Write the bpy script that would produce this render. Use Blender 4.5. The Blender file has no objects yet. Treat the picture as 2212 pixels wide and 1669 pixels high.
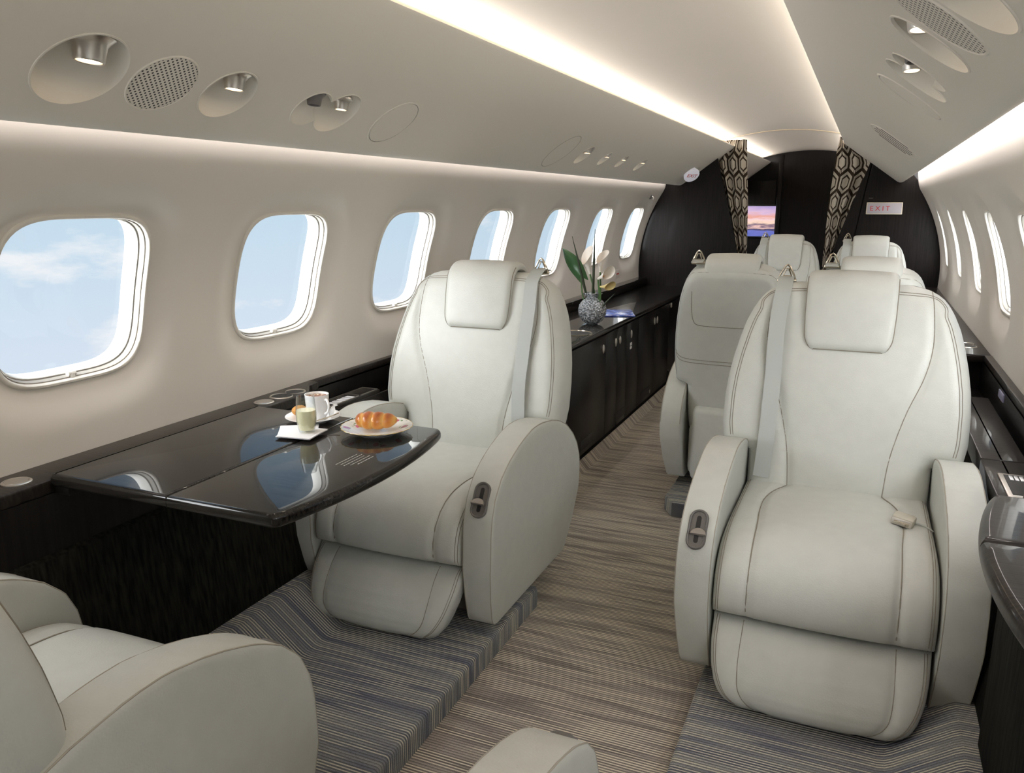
import bpy, bmesh, math, random
import numpy as np
from mathutils import Vector, Matrix

C = bpy.context.scene.collection
SC = bpy.context.scene
PI = math.pi
rnd = random.Random(5)

# ------------------------------------------------------------------ camera
CAM = Vector((0.58, 0.0, 1.25))
F_PX = 1740.0
PITCH = math.atan2(394.5, F_PX)
YAW = math.atan2(774.0, math.hypot(F_PX, 394.5))
cd = bpy.data.cameras.new('camera'); cam = bpy.data.objects.new('camera', cd); C.objects.link(cam)
cd.sensor_fit = 'HORIZONTAL'; cd.sensor_width = 36.0; cd.lens = 36.0 * F_PX / 2212.0
cd.clip_start = 0.02; cd.clip_end = 200
cam.location = CAM
cam.rotation_euler = (PI/2 - PITCH, 0, YAW)
SC.camera = cam

# ------------------------------------------------------------------ exposure
vs = SC.view_settings
vs.view_transform = 'Standard'; vs.look = 'None'; vs.gamma = 1.0; vs.use_curve_mapping = False
vs.exposure = 0.16
try:
    SC.cycles.use_denoising = True
    SC.cycles.max_bounces = 10; SC.cycles.diffuse_bounces = 6; SC.cycles.glossy_bounces = 5
    SC.cycles.transmission_bounces = 8; SC.cycles.transparent_max_bounces = 12
    SC.cycles.sample_clamp_indirect = 4.0
    SC.cycles.caustics_reflective = False; SC.cycles.caustics_refractive = False
    SC.cycles.blur_glossy = 0.5
except Exception:
    pass

# ------------------------------------------------------------------ world: sky with broken cloud, brightest behind the aircraft
def world():
    w = bpy.data.worlds.new('sky'); SC.world = w; w.use_nodes = True
    nt = w.node_tree; nt.nodes.clear(); N = nt.nodes.new; L = nt.links.new
    tc = N('ShaderNodeTexCoord'); sx = N('ShaderNodeSeparateXYZ'); L(tc.outputs['Generated'], sx.inputs[0])
    ramp = N('ShaderNodeValToRGB'); mr = N('ShaderNodeMapRange')
    mr.inputs['From Min'].default_value = -0.35; mr.inputs['From Max'].default_value = 0.6
    L(sx.outputs['Z'], mr.inputs['Value']); L(mr.outputs[0], ramp.inputs[0])
    cr = ramp.color_ramp
    cr.elements[0].position = 0; cr.elements[0].color = (0.74, 0.81, 0.91, 1)
    cr.elements[1].position = 1; cr.elements[1].color = (0.30, 0.52, 0.80, 1)
    for p, c in ((0.20, (0.70, 0.79, 0.91)), (0.36, (0.58, 0.74, 0.87)), (0.6, (0.44, 0.65, 0.84))):
        e = cr.elements.new(p); e.color = (*c, 1)
    mp = N('ShaderNodeMapping'); mp.inputs['Scale'].default_value = (4.2, 4.2, 11.0); mp.inputs['Location'].default_value = (0.35, 0.2, 1.9)
    L(tc.outputs['Generated'], mp.inputs[0])
    no = N('ShaderNodeTexNoise'); no.inputs['Scale'].default_value = 1.0; no.inputs['Detail'].default_value = 9; no.inputs['Roughness'].default_value = 0.58
    L(mp.outputs[0], no.inputs['Vector'])
    c2 = N('ShaderNodeValToRGB'); c2.color_ramp.elements[0].position = 0.515; c2.color_ramp.elements[1].position = 0.60
    c2.color_ramp.elements[0].color = (0, 0, 0, 1); c2.color_ramp.elements[1].color = (0.85, 0.85, 0.85, 1)
    L(no.outputs[0], c2.inputs[0])
    mix = N('ShaderNodeMixRGB'); L(c2.outputs[0], mix.inputs[0]); L(ramp.outputs[0], mix.inputs[1]); mix.inputs[2].default_value = (0.95, 0.95, 0.97, 1)
    # broad hazy glow added to the unseen sky aft, to light the cabin
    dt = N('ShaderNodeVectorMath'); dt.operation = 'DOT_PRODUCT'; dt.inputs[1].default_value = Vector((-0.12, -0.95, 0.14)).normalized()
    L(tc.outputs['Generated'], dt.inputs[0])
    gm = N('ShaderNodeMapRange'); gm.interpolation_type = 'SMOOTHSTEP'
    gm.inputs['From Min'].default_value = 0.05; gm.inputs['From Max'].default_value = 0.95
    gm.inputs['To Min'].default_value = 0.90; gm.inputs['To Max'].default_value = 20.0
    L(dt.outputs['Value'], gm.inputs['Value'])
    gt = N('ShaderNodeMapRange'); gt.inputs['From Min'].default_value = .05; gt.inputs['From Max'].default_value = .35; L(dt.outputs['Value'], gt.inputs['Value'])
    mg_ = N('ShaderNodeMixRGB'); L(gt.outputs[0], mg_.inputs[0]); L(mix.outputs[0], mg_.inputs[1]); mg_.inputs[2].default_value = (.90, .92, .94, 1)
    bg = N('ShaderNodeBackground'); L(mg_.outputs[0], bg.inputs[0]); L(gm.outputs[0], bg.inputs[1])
    out = N('ShaderNodeOutputWorld'); L(bg.outputs[0], out.inputs[0])
    w.cycles.sampling_method = 'MANUAL'; w.cycles.sample_map_resolution = 512
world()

# ------------------------------------------------------------------ cove lamps (LED strips in the ceiling and wall coves)
Y0, YB, YE = -2.4, 6.3, 8.8          # rear end of the cabin, bulkhead, far end of the vestibule
def strip_light(name, x, z, tilt, power, y0, y1, col, w=0.03):
    l = bpy.data.lights.new(name, 'AREA'); l.shape = 'RECTANGLE'; l.size = w; l.size_y = y1 - y0
    l.energy = power; l.color = col
    o = bpy.data.objects.new(name, l); C.objects.link(o)
    o.location = (x, (y0 + y1) / 2, z); o.rotation_euler = (0, tilt, 0)
    return o
COVE_COL = (1.0, 0.965, 0.94)
for s in (-1, 1):
    # ceiling cove: shines up and inward; wall cove: shines outward onto the side wall
    strip_light('ceiling_cove_light', s*0.435, 1.672, s*math.radians(180-56), 15.5, Y0+.1, YB, COVE_COL)
    strip_light('ceiling_cove_light', s*0.435, 1.672, s*math.radians(180-56), 5, YB+.02, YE-.1, COVE_COL)
    strip_light('wall_cove_light', s*0.826, 1.462, -s*math.radians(40), 9 if s < 0 else 14, Y0+.1, YB-.03, (1.0, .93, .93), .018)

# ------------------------------------------------------------------ materials
MATS = {}
def mat(name, base=(.5, .5, .5), rough=.5, metal=0., spec=.5, coat=0., coat_rough=.03, coat_ior=1.5, ior=1.5, bump=None, emit=None, estr=1., build=None):
    if name in MATS: return MATS[name]
    m = bpy.data.materials.new(name); m.use_nodes = True; nt = m.node_tree
    b = nt.nodes['Principled BSDF']
    b.inputs['Base Color'].default_value = (*base, 1); b.inputs['Roughness'].default_value = rough
    b.inputs['Metallic'].default_value = metal; b.inputs['Specular IOR Level'].default_value = spec
    b.inputs['Coat Weight'].default_value = coat; b.inputs['Coat Roughness'].default_value = coat_rough
    b.inputs['Coat IOR'].default_value = coat_ior; b.inputs['IOR'].default_value = ior
    if emit: b.inputs['Emission Color'].default_value = (*emit, 1); b.inputs['Emission Strength'].default_value = estr
    if bump:
        sc, st, dist = bump
        tc = nt.nodes.new('ShaderNodeTexCoord'); n = nt.nodes.new('ShaderNodeTexNoise'); n.inputs['Scale'].default_value = sc; n.inputs['Detail'].default_value = 3
        nt.links.new(tc.outputs['Object'], n.inputs['Vector'])
        bp = nt.nodes.new('ShaderNodeBump'); bp.inputs['Strength'].default_value = st; bp.inputs['Distance'].default_value = dist
        nt.links.new(n.outputs[0], bp.inputs['Height']); nt.links.new(bp.outputs[0], b.inputs['Normal'])
    if build: build(nt, b)
    MATS[name] = m
    return m

def leather_nodes(nt, b):
    N = nt.nodes.new; L = nt.links.new
    tc = N('ShaderNodeTexCoord')
    v = N('ShaderNodeTexVoronoi'); v.inputs['Scale'].default_value = 260; L(tc.outputs['Object'], v.inputs['Vector'])
    n = N('ShaderNodeTexNoise'); n.inputs['Scale'].default_value = 26; n.inputs['Detail'].default_value = 4; L(tc.outputs['Object'], n.inputs['Vector'])
    m1 = N('ShaderNodeMath'); m1.operation = 'MULTIPLY_ADD'; L(v.outputs['Distance'], m1.inputs[0]); m1.inputs[1].default_value = 0.5; L(n.outputs[0], m1.inputs[2])
    bp = N('ShaderNodeBump'); bp.inputs['Strength'].default_value = .35; bp.inputs['Distance'].default_value = .0012
    L(m1.outputs[0], bp.inputs['Height']); L(bp.outputs[0], b.inputs['Normal'])
    cr = N('ShaderNodeValToRGB'); L(n.outputs[0], cr.inputs[0])
    cr.color_ramp.elements[0].position = .35; cr.color_ramp.elements[0].color = (.535, .54, .50, 1)
    cr.color_ramp.elements[1].position = .7; cr.color_ramp.elements[1].color = (.56, .565, .522, 1)
    L(cr.outputs[0], b.inputs['Base Color'])
LEATHER = mat('cream_leather', rough=.42, spec=.4, build=leather_nodes)
STITCH = mat('taupe_stitching', (.25, .22, .175), .8)
BELT = mat('grey_webbing', (.44, .46, .44), .6, bump=(900, .2, .0005))
WALL = mat('wall_lining', (.70, .66, .60), .62, spec=.25, bump=(160, .05, .0008))
PSUM = mat('ceiling_panel_lining', (.68, .64, .565), .55, spec=.3, bump=(160, .04, .0008))
CEIL = mat('ceiling_lining', (.66, .60, .52), .6, spec=.25, bump=(160, .04, .0008))
WINFR = mat('window_frame_white', (.74, .72, .67), .38)
CHROME = mat('polished_chrome', (.62, .56, .46), .18, 1.0)
SATIN = mat('satin_nickel', (.62, .58, .53), .32, 1.0)
GREYPL = mat('grey_plastic', (.13, .12, .11), .45)
LEVER = mat('lever_grey', (.30, .27, .24), .35, .3)
DARK = mat('dark_void', (.012, .011, .010), .6)
WHITE = mat('white_porcelain', (.86, .86, .86), .18, coat=.5)

def wood_nodes(c1, c2, axis_scale):
    def f(nt, b):
        N = nt.nodes.new; L = nt.links.new
        tc = N('ShaderNodeTexCoord'); mp = N('ShaderNodeMapping'); mp.inputs['Scale'].default_value = axis_scale
        L(tc.outputs['Object'], mp.inputs[0])
        n = N('ShaderNodeTexNoise'); n.inputs['Scale'].default_value = 1; n.inputs['Detail'].default_value = 5; L(mp.outputs[0], n.inputs['Vector'])
        cr = N('ShaderNodeValToRGB'); L(n.outputs[0], cr.inputs[0])
        cr.color_ramp.elements[0].position = .35; cr.color_ramp.elements[0].color = (*c1, 1)
        cr.color_ramp.elements[1].position = .7; cr.color_ramp.elements[1].color = (*c2, 1)
        L(cr.outputs[0], b.inputs['Base Color'])
    return f
LACQ = mat('dark_wood_lacquer', rough=.25, spec=.05, coat=.55, coat_rough=.012, coat_ior=1.5, build=wood_nodes((.008, .007, .006), (.022, .019, .016), (6, 160, 60)))
LACQ2 = mat('dark_wood_satin', rough=.35, spec=.06, coat=.30, coat_rough=.04, coat_ior=1.45, build=wood_nodes((.010, .008, .007), (.026, .021, .017), (6, 160, 60)))
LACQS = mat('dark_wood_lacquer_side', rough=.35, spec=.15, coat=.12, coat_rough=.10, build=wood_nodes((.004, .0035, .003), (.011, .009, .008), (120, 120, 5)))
BULK = mat('bulkhead_dark_wood', rough=.5, spec=.10, coat=.10, coat_rough=.12, build=wood_nodes((.005, .004, .0035), (.012, .009, .008), (140, 140, 4)))
FABRIC_BLK = mat('black_dado_fabric', rough=.9, spec=.1, build=wood_nodes((.003, .003, .0025), (.019, .018, .013), (110, 110, 12)))

def carpet_nodes(cols, line, seed):
    def f(nt, b):
        N = nt.nodes.new; L = nt.links.new
        tc = N('ShaderNodeTexCoord'); sp = N('ShaderNodeSeparateXYZ'); L(tc.outputs['Object'], sp.inputs[0])
        ad = N('ShaderNodeMath'); ad.operation = 'ADD'; L(sp.outputs['X'], ad.inputs[0]); L(sp.outputs['Z'], ad.inputs[1])
        cb = N('ShaderNodeCombineXYZ'); L(ad.outputs[0], cb.inputs[0]); L(sp.outputs['Y'], cb.inputs[1]); cb.inputs[2].default_value = seed
        def noise(sx, sy, det=2, rough=.5, off=0.):
            mp = N('ShaderNodeMapping'); mp.inputs['Scale'].default_value = (sx, sy, 1); mp.inputs['Location'].default_value = (off, off*1.7, 0)
            L(cb.outputs[0], mp.inputs[0]); n = N('ShaderNodeTexNoise'); n.inputs['Scale'].default_value = 1
            n.inputs['Detail'].default_value = det; n.inputs['Roughness'].default_value = rough; L(mp.outputs[0], n.inputs['Vector']); return n.outputs[0]
        base = N('ShaderNodeValToRGB'); L(noise(3.2, 26, 3), base.inputs[0])
        e = base.color_ramp.elements
        e[0].position = .36; e[0].color = (*cols[0], 1); e[1].position = .66; e[1].color = (*cols[2], 1)
        m = base.color_ramp.elements.new(.5); m.color = (*cols[1], 1)
        # fine ribs, one every 6 mm, drawn only where the long-run noise lets them show
        rib = N('ShaderNodeMath'); rib.operation = 'MULTIPLY'; L(sp.outputs['Y'], rib.inputs[0]); rib.inputs[1].default_value = 2*PI/0.0085
        sn = N('ShaderNodeMath'); sn.operation = 'SINE'; L(rib.outputs[0], sn.inputs[0])
        lm = N('ShaderNodeMapRange'); L(sn.outputs[0], lm.inputs['Value']); lm.inputs['From Min'].default_value = .35; lm.inputs['From Max'].default_value = .85
        gate = N('ShaderNodeMapRange'); L(noise(2.6, 60, 1, .5, 3.1), gate.inputs['Value']); gate.inputs['From Min'].default_value = .47; gate.inputs['From Max'].default_value = .52
        li = N('ShaderNodeMath'); li.operation = 'MULTIPLY'; L(lm.outputs[0], li.inputs[0]); L(gate.outputs[0], li.inputs[1])
        dk = N('ShaderNodeMapRange'); L(sn.outputs[0], dk.inputs['Value']); dk.inputs['From Min'].default_value = -.4; dk.inputs['From Max'].default_value = -.95
        dk.inputs['To Max'].default_value = .62
        mx0 = N('ShaderNodeMixRGB'); L(dk.outputs[0], mx0.inputs[0]); L(base.outputs[0], mx0.inputs[1]); mx0.inputs[2].default_value = (.05, .046, .042, 1)
        mx = N('ShaderNodeMixRGB'); L(li.outputs[0], mx.inputs[0]); L(mx0.outputs[0], mx.inputs[1]); mx.inputs[2].default_value = (*line, 1)
        sp2 = N('ShaderNodeTexNoise'); sp2.inputs['Scale'].default_value = 420; L(tc.outputs['Object'], sp2.inputs['Vector'])
        m3 = N('ShaderNodeMixRGB'); m3.blend_type = 'OVERLAY'; m3.inputs[0].default_value = .55; L(mx.outputs[0], m3.inputs[1]); L(sp2.outputs['Fac'], m3.inputs[2])
        L(m3.outputs[0], b.inputs['Base Color'])
        bp = N('ShaderNodeBump'); bp.inputs['Strength'].default_value = .6; bp.inputs['Distance'].default_value = .002; L(sn.outputs[0], bp.inputs['Height']); L(bp.outputs[0], b.inputs['Normal'])
    return f
CARPET_A = mat('aisle_carpet', rough=.95, spec=.1, build=carpet_nodes(((.27, .24, .215), (.38, .335, .30), (.48, .435, .37)), (.85, .78, .62), 1.))
CARPET_P = mat('platform_carpet', rough=.95, spec=.1, build=carpet_nodes(((.155, .165, .205), (.245, .255, .265), (.34, .34, .32)), (.66, .62, .48), 5.))

# ------------------------------------------------------------------ mesh helpers
def obj(name, verts, faces, m, parent=None, angle=35, smooth=True, weld=False):
    me = bpy.data.meshes.new(name)
    me.from_pydata([tuple(v) for v in verts], [], [tuple(int(i) for i in f) for f in faces])
    bm = bmesh.new(); bm.from_mesh(me)
    if weld: bmesh.ops.remove_doubles(bm, verts=bm.verts, dist=.0002)
    bmesh.ops.recalc_face_normals(bm, faces=bm.faces); bm.to_mesh(me); bm.free()
    if smooth:
        me.polygons.foreach_set('use_smooth', [True]*len(me.polygons))
        try: me.set_sharp_from_angle(angle=math.radians(angle))
        except Exception: pass
    if m: me.materials.append(m)
    o = bpy.data.objects.new(name, me); C.objects.link(o)
    if parent: o.parent = parent
    return o
class MB:
    def __init__(s): s.v = []; s.f = []
    def add(s, verts, faces, M=None):
        k = len(s.v)
        for p in verts:
            p = Vector(p); s.v.append(tuple(M @ p) if M else tuple(p))
        for f in faces: s.f.append([i + k for i in f])
        return s
    def box(s, lo, hi, bev=0., M=None, seg=2):
        bm = bmesh.new(); bmesh.ops.create_cube(bm, size=1)
        for v in bm.verts:
            v.co = Vector([(lo[i] + hi[i])/2 + v.co[i]*(hi[i]-lo[i]) for i in range(3)])
        if bev > 0: bmesh.ops.bevel(bm, geom=bm.edges[:], offset=bev, segments=seg, affect='EDGES', profile=.5)
        bm.verts.index_update()
        vs_ = [v.co.copy() for v in bm.verts]; fs = [[v.index for v in f.verts] for f in bm.faces]; bm.free()
        return s.add(vs_, fs, M)
    def loft(s, loops, closed=True, cap0=False, cap1=False, M=None):
        n = len(loops[0]); V = [p for l in loops for p in l]; Fc = []
        for j in range(len(loops)-1):
            for i in range(n if closed else n-1):
                a = j*n+i; b_ = j*n+(i+1) % n; Fc.append([a, b_, b_+n, a+n])
        if cap0: Fc.append(list(range(n))[::-1])
        if cap1: Fc.append([(len(loops)-1)*n+i for i in range(n)])
        return s.add(V, Fc, M)
    def lathe(s, prof, seg=32, M=None, cap0=False, cap1=False):
        return s.loft([[(r*math.cos(2*PI*i/seg), r*math.sin(2*PI*i/seg), z) for i in range(seg)] for r, z in prof], True, cap0, cap1, M)
    def tube(s, pts, r, seg=6, closed=False, M=None):
        P = [Vector(p) for p in pts]; n = len(P); loops = []; up = None
        for i in range(n):
            a = P[(i-1) % n] if (closed or i > 0) else P[0]; b_ = P[(i+1) % n] if (closed or i < n-1) else P[-1]
            t = (b_-a).normalized()
            if up is None:
                up = t.orthogonal().normalized()
            up = (up - t*up.dot(t)); up = up.normalized() if up.length > 1e-6 else t.orthogonal().normalized()
            w = t.cross(up); rr = r[i] if hasattr(r, '__len__') else r
            loops.append([P[i]+(up*math.cos(2*PI*k/seg)+w*math.sin(2*PI*k/seg))*rr for k in range(seg)])
        if closed: loops.append(loops[0]); return s.loft(loops, True, M=M)
        return s.loft(loops, True, True, True, M=M)
    def slab(s, outline, z0, z1, bev=.004, M=None, seg=4):
        """flat slab from a CCW outline of (x, y), edges rounded"""
        P = np.array(outline, float); n = len(P)
        d1 = P - np.roll(P, 1, 0); d2 = np.roll(P, -1, 0) - P
        d1 /= np.linalg.norm(d1, axis=1)[:, None]+1e-12; d2 /= np.linalg.norm(d2, axis=1)[:, None]+1e-12
        nn = np.stack([(d1+d2)[:, 1], -(d1+d2)[:, 0]], 1); nn /= np.linalg.norm(nn, axis=1)[:, None]+1e-12
        loops = []
        for k in range(seg+1):
            a = PI/2*k/seg; o = bev*(1-math.sin(a)); z = z0+bev*(1-math.cos(a)); loops.append([(*(P[i]-nn[i]*o), z) for i in range(n)])
        for k in range(seg+1):
            a = PI/2*k/seg; o = bev*(1-math.cos(a)); z = z1-bev*(1-math.sin(a)); loops.append([(*(P[i]-nn[i]*o), z) for i in range(n)])
        return s.loft(loops, True, True, True, M)
    def build(s, name, m, parent=None, **k): return obj(name, s.v, s.f, m, parent, **k)
def tag(o, label=None, cat=None, group=None, kind=None):
    if label: o['label'] = label
    if cat: o['category'] = cat
    if group: o['group'] = group
    if kind: o['kind'] = kind
    return o
def empty(name, loc=(0, 0, 0), rz=0., label=None, cat=None, group=None):
    o = bpy.data.objects.new(name, None); C.objects.link(o); o.location = loc; o.rotation_euler = (0, 0, rz); o.empty_display_size = .05
    return tag(o, label, cat, group)
def struct(o): o['kind'] = 'structure'; return o
def copy_tree(o, parent=None):
    c = o.copy(); C.objects.link(c)
    if parent: c.parent = parent; c.matrix_parent_inverse = o.matrix_parent_inverse.copy()
    for ch in list(o.children): copy_tree(ch, c)
    return c
def smoothstep(a, b, x): t = min(1, max(0, (x-a)/(b-a))); return t*t*(3-2*t)
def spline(pts, n=12):
    """Catmull-Rom through points of any dimension"""
    P = [np.array(p, float) for p in pts]; P = [2*P[0]-P[1]] + P + [2*P[-1]-P[-2]]; out = []
    for i in range(1, len(P)-2):
        for k in range(n):
            t = k/n; out.append(.5*((2*P[i])+(P[i+1]-P[i-1])*t+(2*P[i-1]-5*P[i]+4*P[i+1]-P[i+2])*t*t+(3*P[i]-P[i-1]-3*P[i+1]+P[i+2])*t**3))
    out.append(P[-2]); return out

# ------------------------------------------------------------------ cabin shell
RW, ZC = 1.06, 0.76
def wall_pt(s, y, t, off=0.):            # s = side, t = arc length up from z = ZC, off = outward
    a = t/RW; return (s*(RW+off)*math.cos(a), y, ZC+(RW+off)*math.sin(a))
T_LO, T_HI = math.asin((.655-ZC)/RW)*RW, math.asin((1.50-ZC)/RW)*RW
WIN_Y = [-1.60, -.86, -.14, .56, 1.275, 1.985, 2.70, 3.48, 4.30, 5.15, 5.97]
WT = 0.278; WA, WB = .192, .186
def superell(a, A, B, p=4.2):
    c, s_ = math.cos(a), math.sin(a); k = (abs(c/A)**p+abs(s_/B)**p)**(-1/p); return k*c, k*s_
SCOOP = [(1.58, 0.), (1.48, .0015), (1.37, .007), (1.25, .016), (1.14, .0235), (1.06, .0265), (1.035, .0268), (1.03, .030), (1.03, .036)]
def cell_loops(y0, y1, t0, t1, yc, tc, NS=24):
    per = []
    for i in range(NS): per.append((y0+(y1-y0)*i/NS, t0))
    for i in range(NS): per.append((y1, t0+(t1-t0)*i/NS))
    for i in range(NS): per.append((y1-(y1-y0)*i/NS, t1))
    for i in range(NS): per.append((y0, t1-(t1-t0)*i/NS))
    return per
def build_wall(s):
    mb = MB(); edges = [Y0] + [(a+b)/2 for a, b in zip(WIN_Y, WIN_Y[1:])] + [YB]
    t0, t1 = -.03, .60
    for yc, y0, y1 in zip(WIN_Y, edges, edges[1:]):
        per = cell_loops(y0, y1, t0, t1, yc, WT)
        ang = [math.atan2((t-WT)/WB, (y-yc)/WA) for y, t in per]
        loops = [[wall_pt(s, y, t) for y, t in per]]
        sc = SCOOP
        for k, off in sc:
            lp = []
            for (y, t), a in zip(per, ang):
                aa = math.atan2(math.sin(a)*WB, math.cos(a)*WA); e = superell(aa, WA, WB, 4.2 if k < 1.2 else 3.4)
                py, pt_ = yc+e[0]*k, WT+e[1]*k
                if k > 1:   # never beyond the cell
                    f = min(1., .93*(y1-yc)/abs(py-yc) if py > yc+1e-6 else 1., .93*(yc-y0)/abs(py-yc) if py < yc-1e-6 else 1.)
                    py = yc+(py-yc)*f
                lp.append(wall_pt(s, py, pt_, off))
            loops.append(lp)
        mb.loft(loops)
    # plain bands above and below the windows
    ys = sorted(set(round(y0+(y1-y0)*i/24, 6) for y0, y1 in zip(edges, edges[1:]) for i in range(25)))
    mb.loft([[wall_pt(s, y, t) for y in ys] for t in np.linspace(T_LO, t0, 4)], closed=False)
    TOPW = [(s*x, z) for x, z in ((.884, 1.345), (.874, 1.37), (.867, 1.40), (.862, 1.44), (.858, 1.48), (.850, 1.505), (.822, 1.512))]
    mb.loft([[wall_pt(s, y, t1) for y in ys]] + [[(x, y, z) for y in ys] for x, z in TOPW], closed=False)
    o = struct(mb.build('wall_left' if s < 0 else 'wall_right', WALL, angle=50, weld=True)); return o
for s in (-1, 1): build_wall(s)

def glass_nodes(nt, b):
    N = nt.nodes.new; L = nt.links.new; out = nt.nodes['Material Output']
    tr = N('ShaderNodeBsdfTransparent'); tr.inputs[0].default_value = (.97, .985, .99, 1)
    gl = N('ShaderNodeBsdfGlossy'); gl.inputs['Roughness'].default_value = .02
    lw = N('ShaderNodeLayerWeight'); lw.inputs[0].default_value = .5
    pw = N('ShaderNodeMath'); pw.operation = 'POWER'; L(lw.outputs['Facing'], pw.inputs[0]); pw.inputs[1].default_value = 5
    fr = N('ShaderNodeMath'); fr.operation = 'MULTIPLY_ADD'; L(pw.outputs[0], fr.inputs[0]); fr.inputs[1].default_value = .35; fr.inputs[2].default_value = .03
    mx = N('ShaderNodeMixShader'); L(fr.outputs[0], mx.inputs[0]); L(tr.outputs[0], mx.inputs[1]); L(gl.outputs[0], mx.inputs[2]); L(mx.outputs[0], out.inputs[0])
PANE = mat('window_glass', build=glass_nodes)
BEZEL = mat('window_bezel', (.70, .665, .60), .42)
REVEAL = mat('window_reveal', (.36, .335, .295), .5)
GASKET = mat('window_gasket', (.16, .145, .125), .5)
def build_window(s, yc, n):
    K = 96
    def loop(k, off):
        out = []
        for i in range(K):
            e = superell(2*PI*i/K, WA, WB, 4.2 if k > .9 else 4.6); out.append(wall_pt(s, yc+e[0]*k, WT+e[1]*k, off))
        return out
    def ring(pr): return MB().loft([loop(k, o) for k, o in pr])
    w = struct(ring([(1.045, .0275), (1.040, .0235), (1.028, .0215), (1.005, .0215), (.994, .0235), (.988, .028), (.986, .034)]).build('window_%d' % n, BEZEL, angle=40))
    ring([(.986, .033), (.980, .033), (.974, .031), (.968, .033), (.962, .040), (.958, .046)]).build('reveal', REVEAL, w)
    ring([(.958, .045), (.952, .045), (.952, .047), (.948, .047)]).build('gasket', GASKET, w)
    ring([(.948, .046), (.940, .046), (.930, .052), (.922, .062), (.918, .072), (.92, .085), (.98, .095), (1.05, .095)]).build('jamb', WINFR, w)
    cy = wall_pt(s, yc, WT, .072)
    lp = loop(.925, .070); V = lp + [cy]; Fc = [[i, (i+1) % K, K] for i in range(K)]
    obj('pane', V, Fc, PANE, w)
    h = MB(); px = wall_pt(s, yc, WT-WB*.965, .036); M = Matrix.Translation(px)
    h.tube([(0, -.010, .004), (0, .010, .004)], .006, 10, M=M); h.lathe([(0.001, .006), (.007, .006), (.008, -.004), (.001, -.004)], 14, M=M)
    h.build('shade_handle', WINFR, w)
n = 1
for s in (-1, 1):
    for y in WIN_Y: build_window(s, y, n); n += 1

# ---- overhead side panels with the round fixtures
PA = {-1: np.array([-.74, 1.395]), 1: np.array([.735, 1.400])}
PBv = {-1: np.array([-.38, 1.66]), 1: np.array([.38, 1.66])}
def psu_pt(s, y, t, off=0.):             # off > 0 : up into the panel
    A, B = PA[s], PBv[s]; d = B-A; L = np.linalg.norm(d); d = d/L; nrm = np.array([-d[1]*(-s), d[0]*(-s)])
    nrm = nrm if nrm[1] > 0 else -nrm
    p = A+d*t+nrm*off; return (p[0], y, p[1])
PL = float(np.linalg.norm(PBv[-1]-PA[-1]))
FT = .121
# kind, y, radius
FIX = [('lamp', 1.02, .082), ('speaker', 1.192, .072), ('lamp', 1.362, .066), ('combo', 1.69, .062), ('blank', 2.0, .085),
       ('hatch', 3.345, .10), ('lamp', 3.645, .058), ('lamp', 3.965, .045), ('lamp', 4.265, .045), ('lamp', 4.655, .050)]
def combo_r(a, r=.062):                  # outline of two overlapping discs
    best = 0
    for cy, cr in ((-.055, .055), (.048, .066)):
        # ray from origin at angle a meets circle centred (cy,0)
        b = cy*math.cos(a); q = b*b-(cy*cy-cr*cr)
        if q >= 0: best = max(best, b+math.sqrt(q))
    return best
def build_psu(s):
    mb = MB(); holes = [f for f in FIX if f[0] in ('lamp', 'combo') and not (s > 0 and f[1] > 3)]
    tA, tB = .022, .22
    ys = [Y0]
    cells = []
    for k, y, r in holes:
        h = .115 if k == 'combo' else r+.012
        cells.append((y-h, y+h, k, y, r))
    cur = Y0
    for y0, y1, k, yc, r in cells + [(YE, YE, None, 0, 0)]:
        if y0 > cur: mb.add([psu_pt(s, cur, tA), psu_pt(s, y0, tA), psu_pt(s, y0, tB), psu_pt(s, cur, tB)], [[0, 1, 2, 3]])
        cur = y1
        if not k: break
        per = cell_loops(y0, y1, tA, tB, yc, FT, 20)
        l1 = []
        for y, t in per:
            a = math.atan2(t-FT, y-yc); rr = combo_r(a) if k == 'combo' else r
            l1.append(psu_pt(s, yc+rr*math.cos(a), FT+rr*math.sin(a)))
        mb.loft([[psu_pt(s, y, t) for y, t in per], l1])
    if s < 0: lowp = [(-.825, 1.505), (-.802, 1.45), (-.80, 1.412), (-.797, 1.400), (-.788, 1.392), (-.772, 1.387), (-.756, 1.388)]
    else: lowp = [(.825, 1.505), (.795, 1.45), (.79, 1.420), (.787, 1.408), (.778, 1.399), (.764, 1.393), (.750, 1.393)]
    ysl = np.linspace(Y0, YE, 24)
    prof = [np.array(p) for p in lowp] + [PA[s]] + [np.array(psu_pt(s, 0, tA))[[0, 2]]]
    mb.loft([[(p[0], y, p[1]) for y in ysl] for p in prof], closed=False)
    top = [np.array(psu_pt(s, 0, tB))[[0, 2]], np.array(psu_pt(s, 0, PL-.004))[[0, 2]], np.array((s*.379, 1.665)), np.array((s*.384, 1.668)), np.array((s*.395, 1.662)), np.array((s*.46, 1.655)), np.array((s*.485, 1.69))]
    mb.loft([[(p[0], y, p[1]) for y in ysl] for p in top], closed=False)
    struct(mb.build('trim_1' if s < 0 else 'trim_2', PSUM, angle=30))
for s in (-1, 1): build_psu(s)
def ceil_z(x): return 1.768-.072*(x/.485)**2
xs = np.linspace(-.485, .485, 25)
for nm, a, b in (('ceiling', Y0, YB-.01), ('ceiling_vestibule', YB+.03, YE)):
    struct(MB().loft([[(x, y, ceil_z(x)) for x in xs] for y in np.linspace(a, b, 10)], closed=False).build(nm, CEIL))
struct(MB().loft([[(x, y, ceil_z(x)-d) for x in xs] for y, d in ((YB-.01, -.002), (YB-.01, .004), (YB+.03, .004), (YB+.03, -.002))], closed=False).build('trim_3', mat('arch_trim', (.62, .50, .34), .4)))

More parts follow.
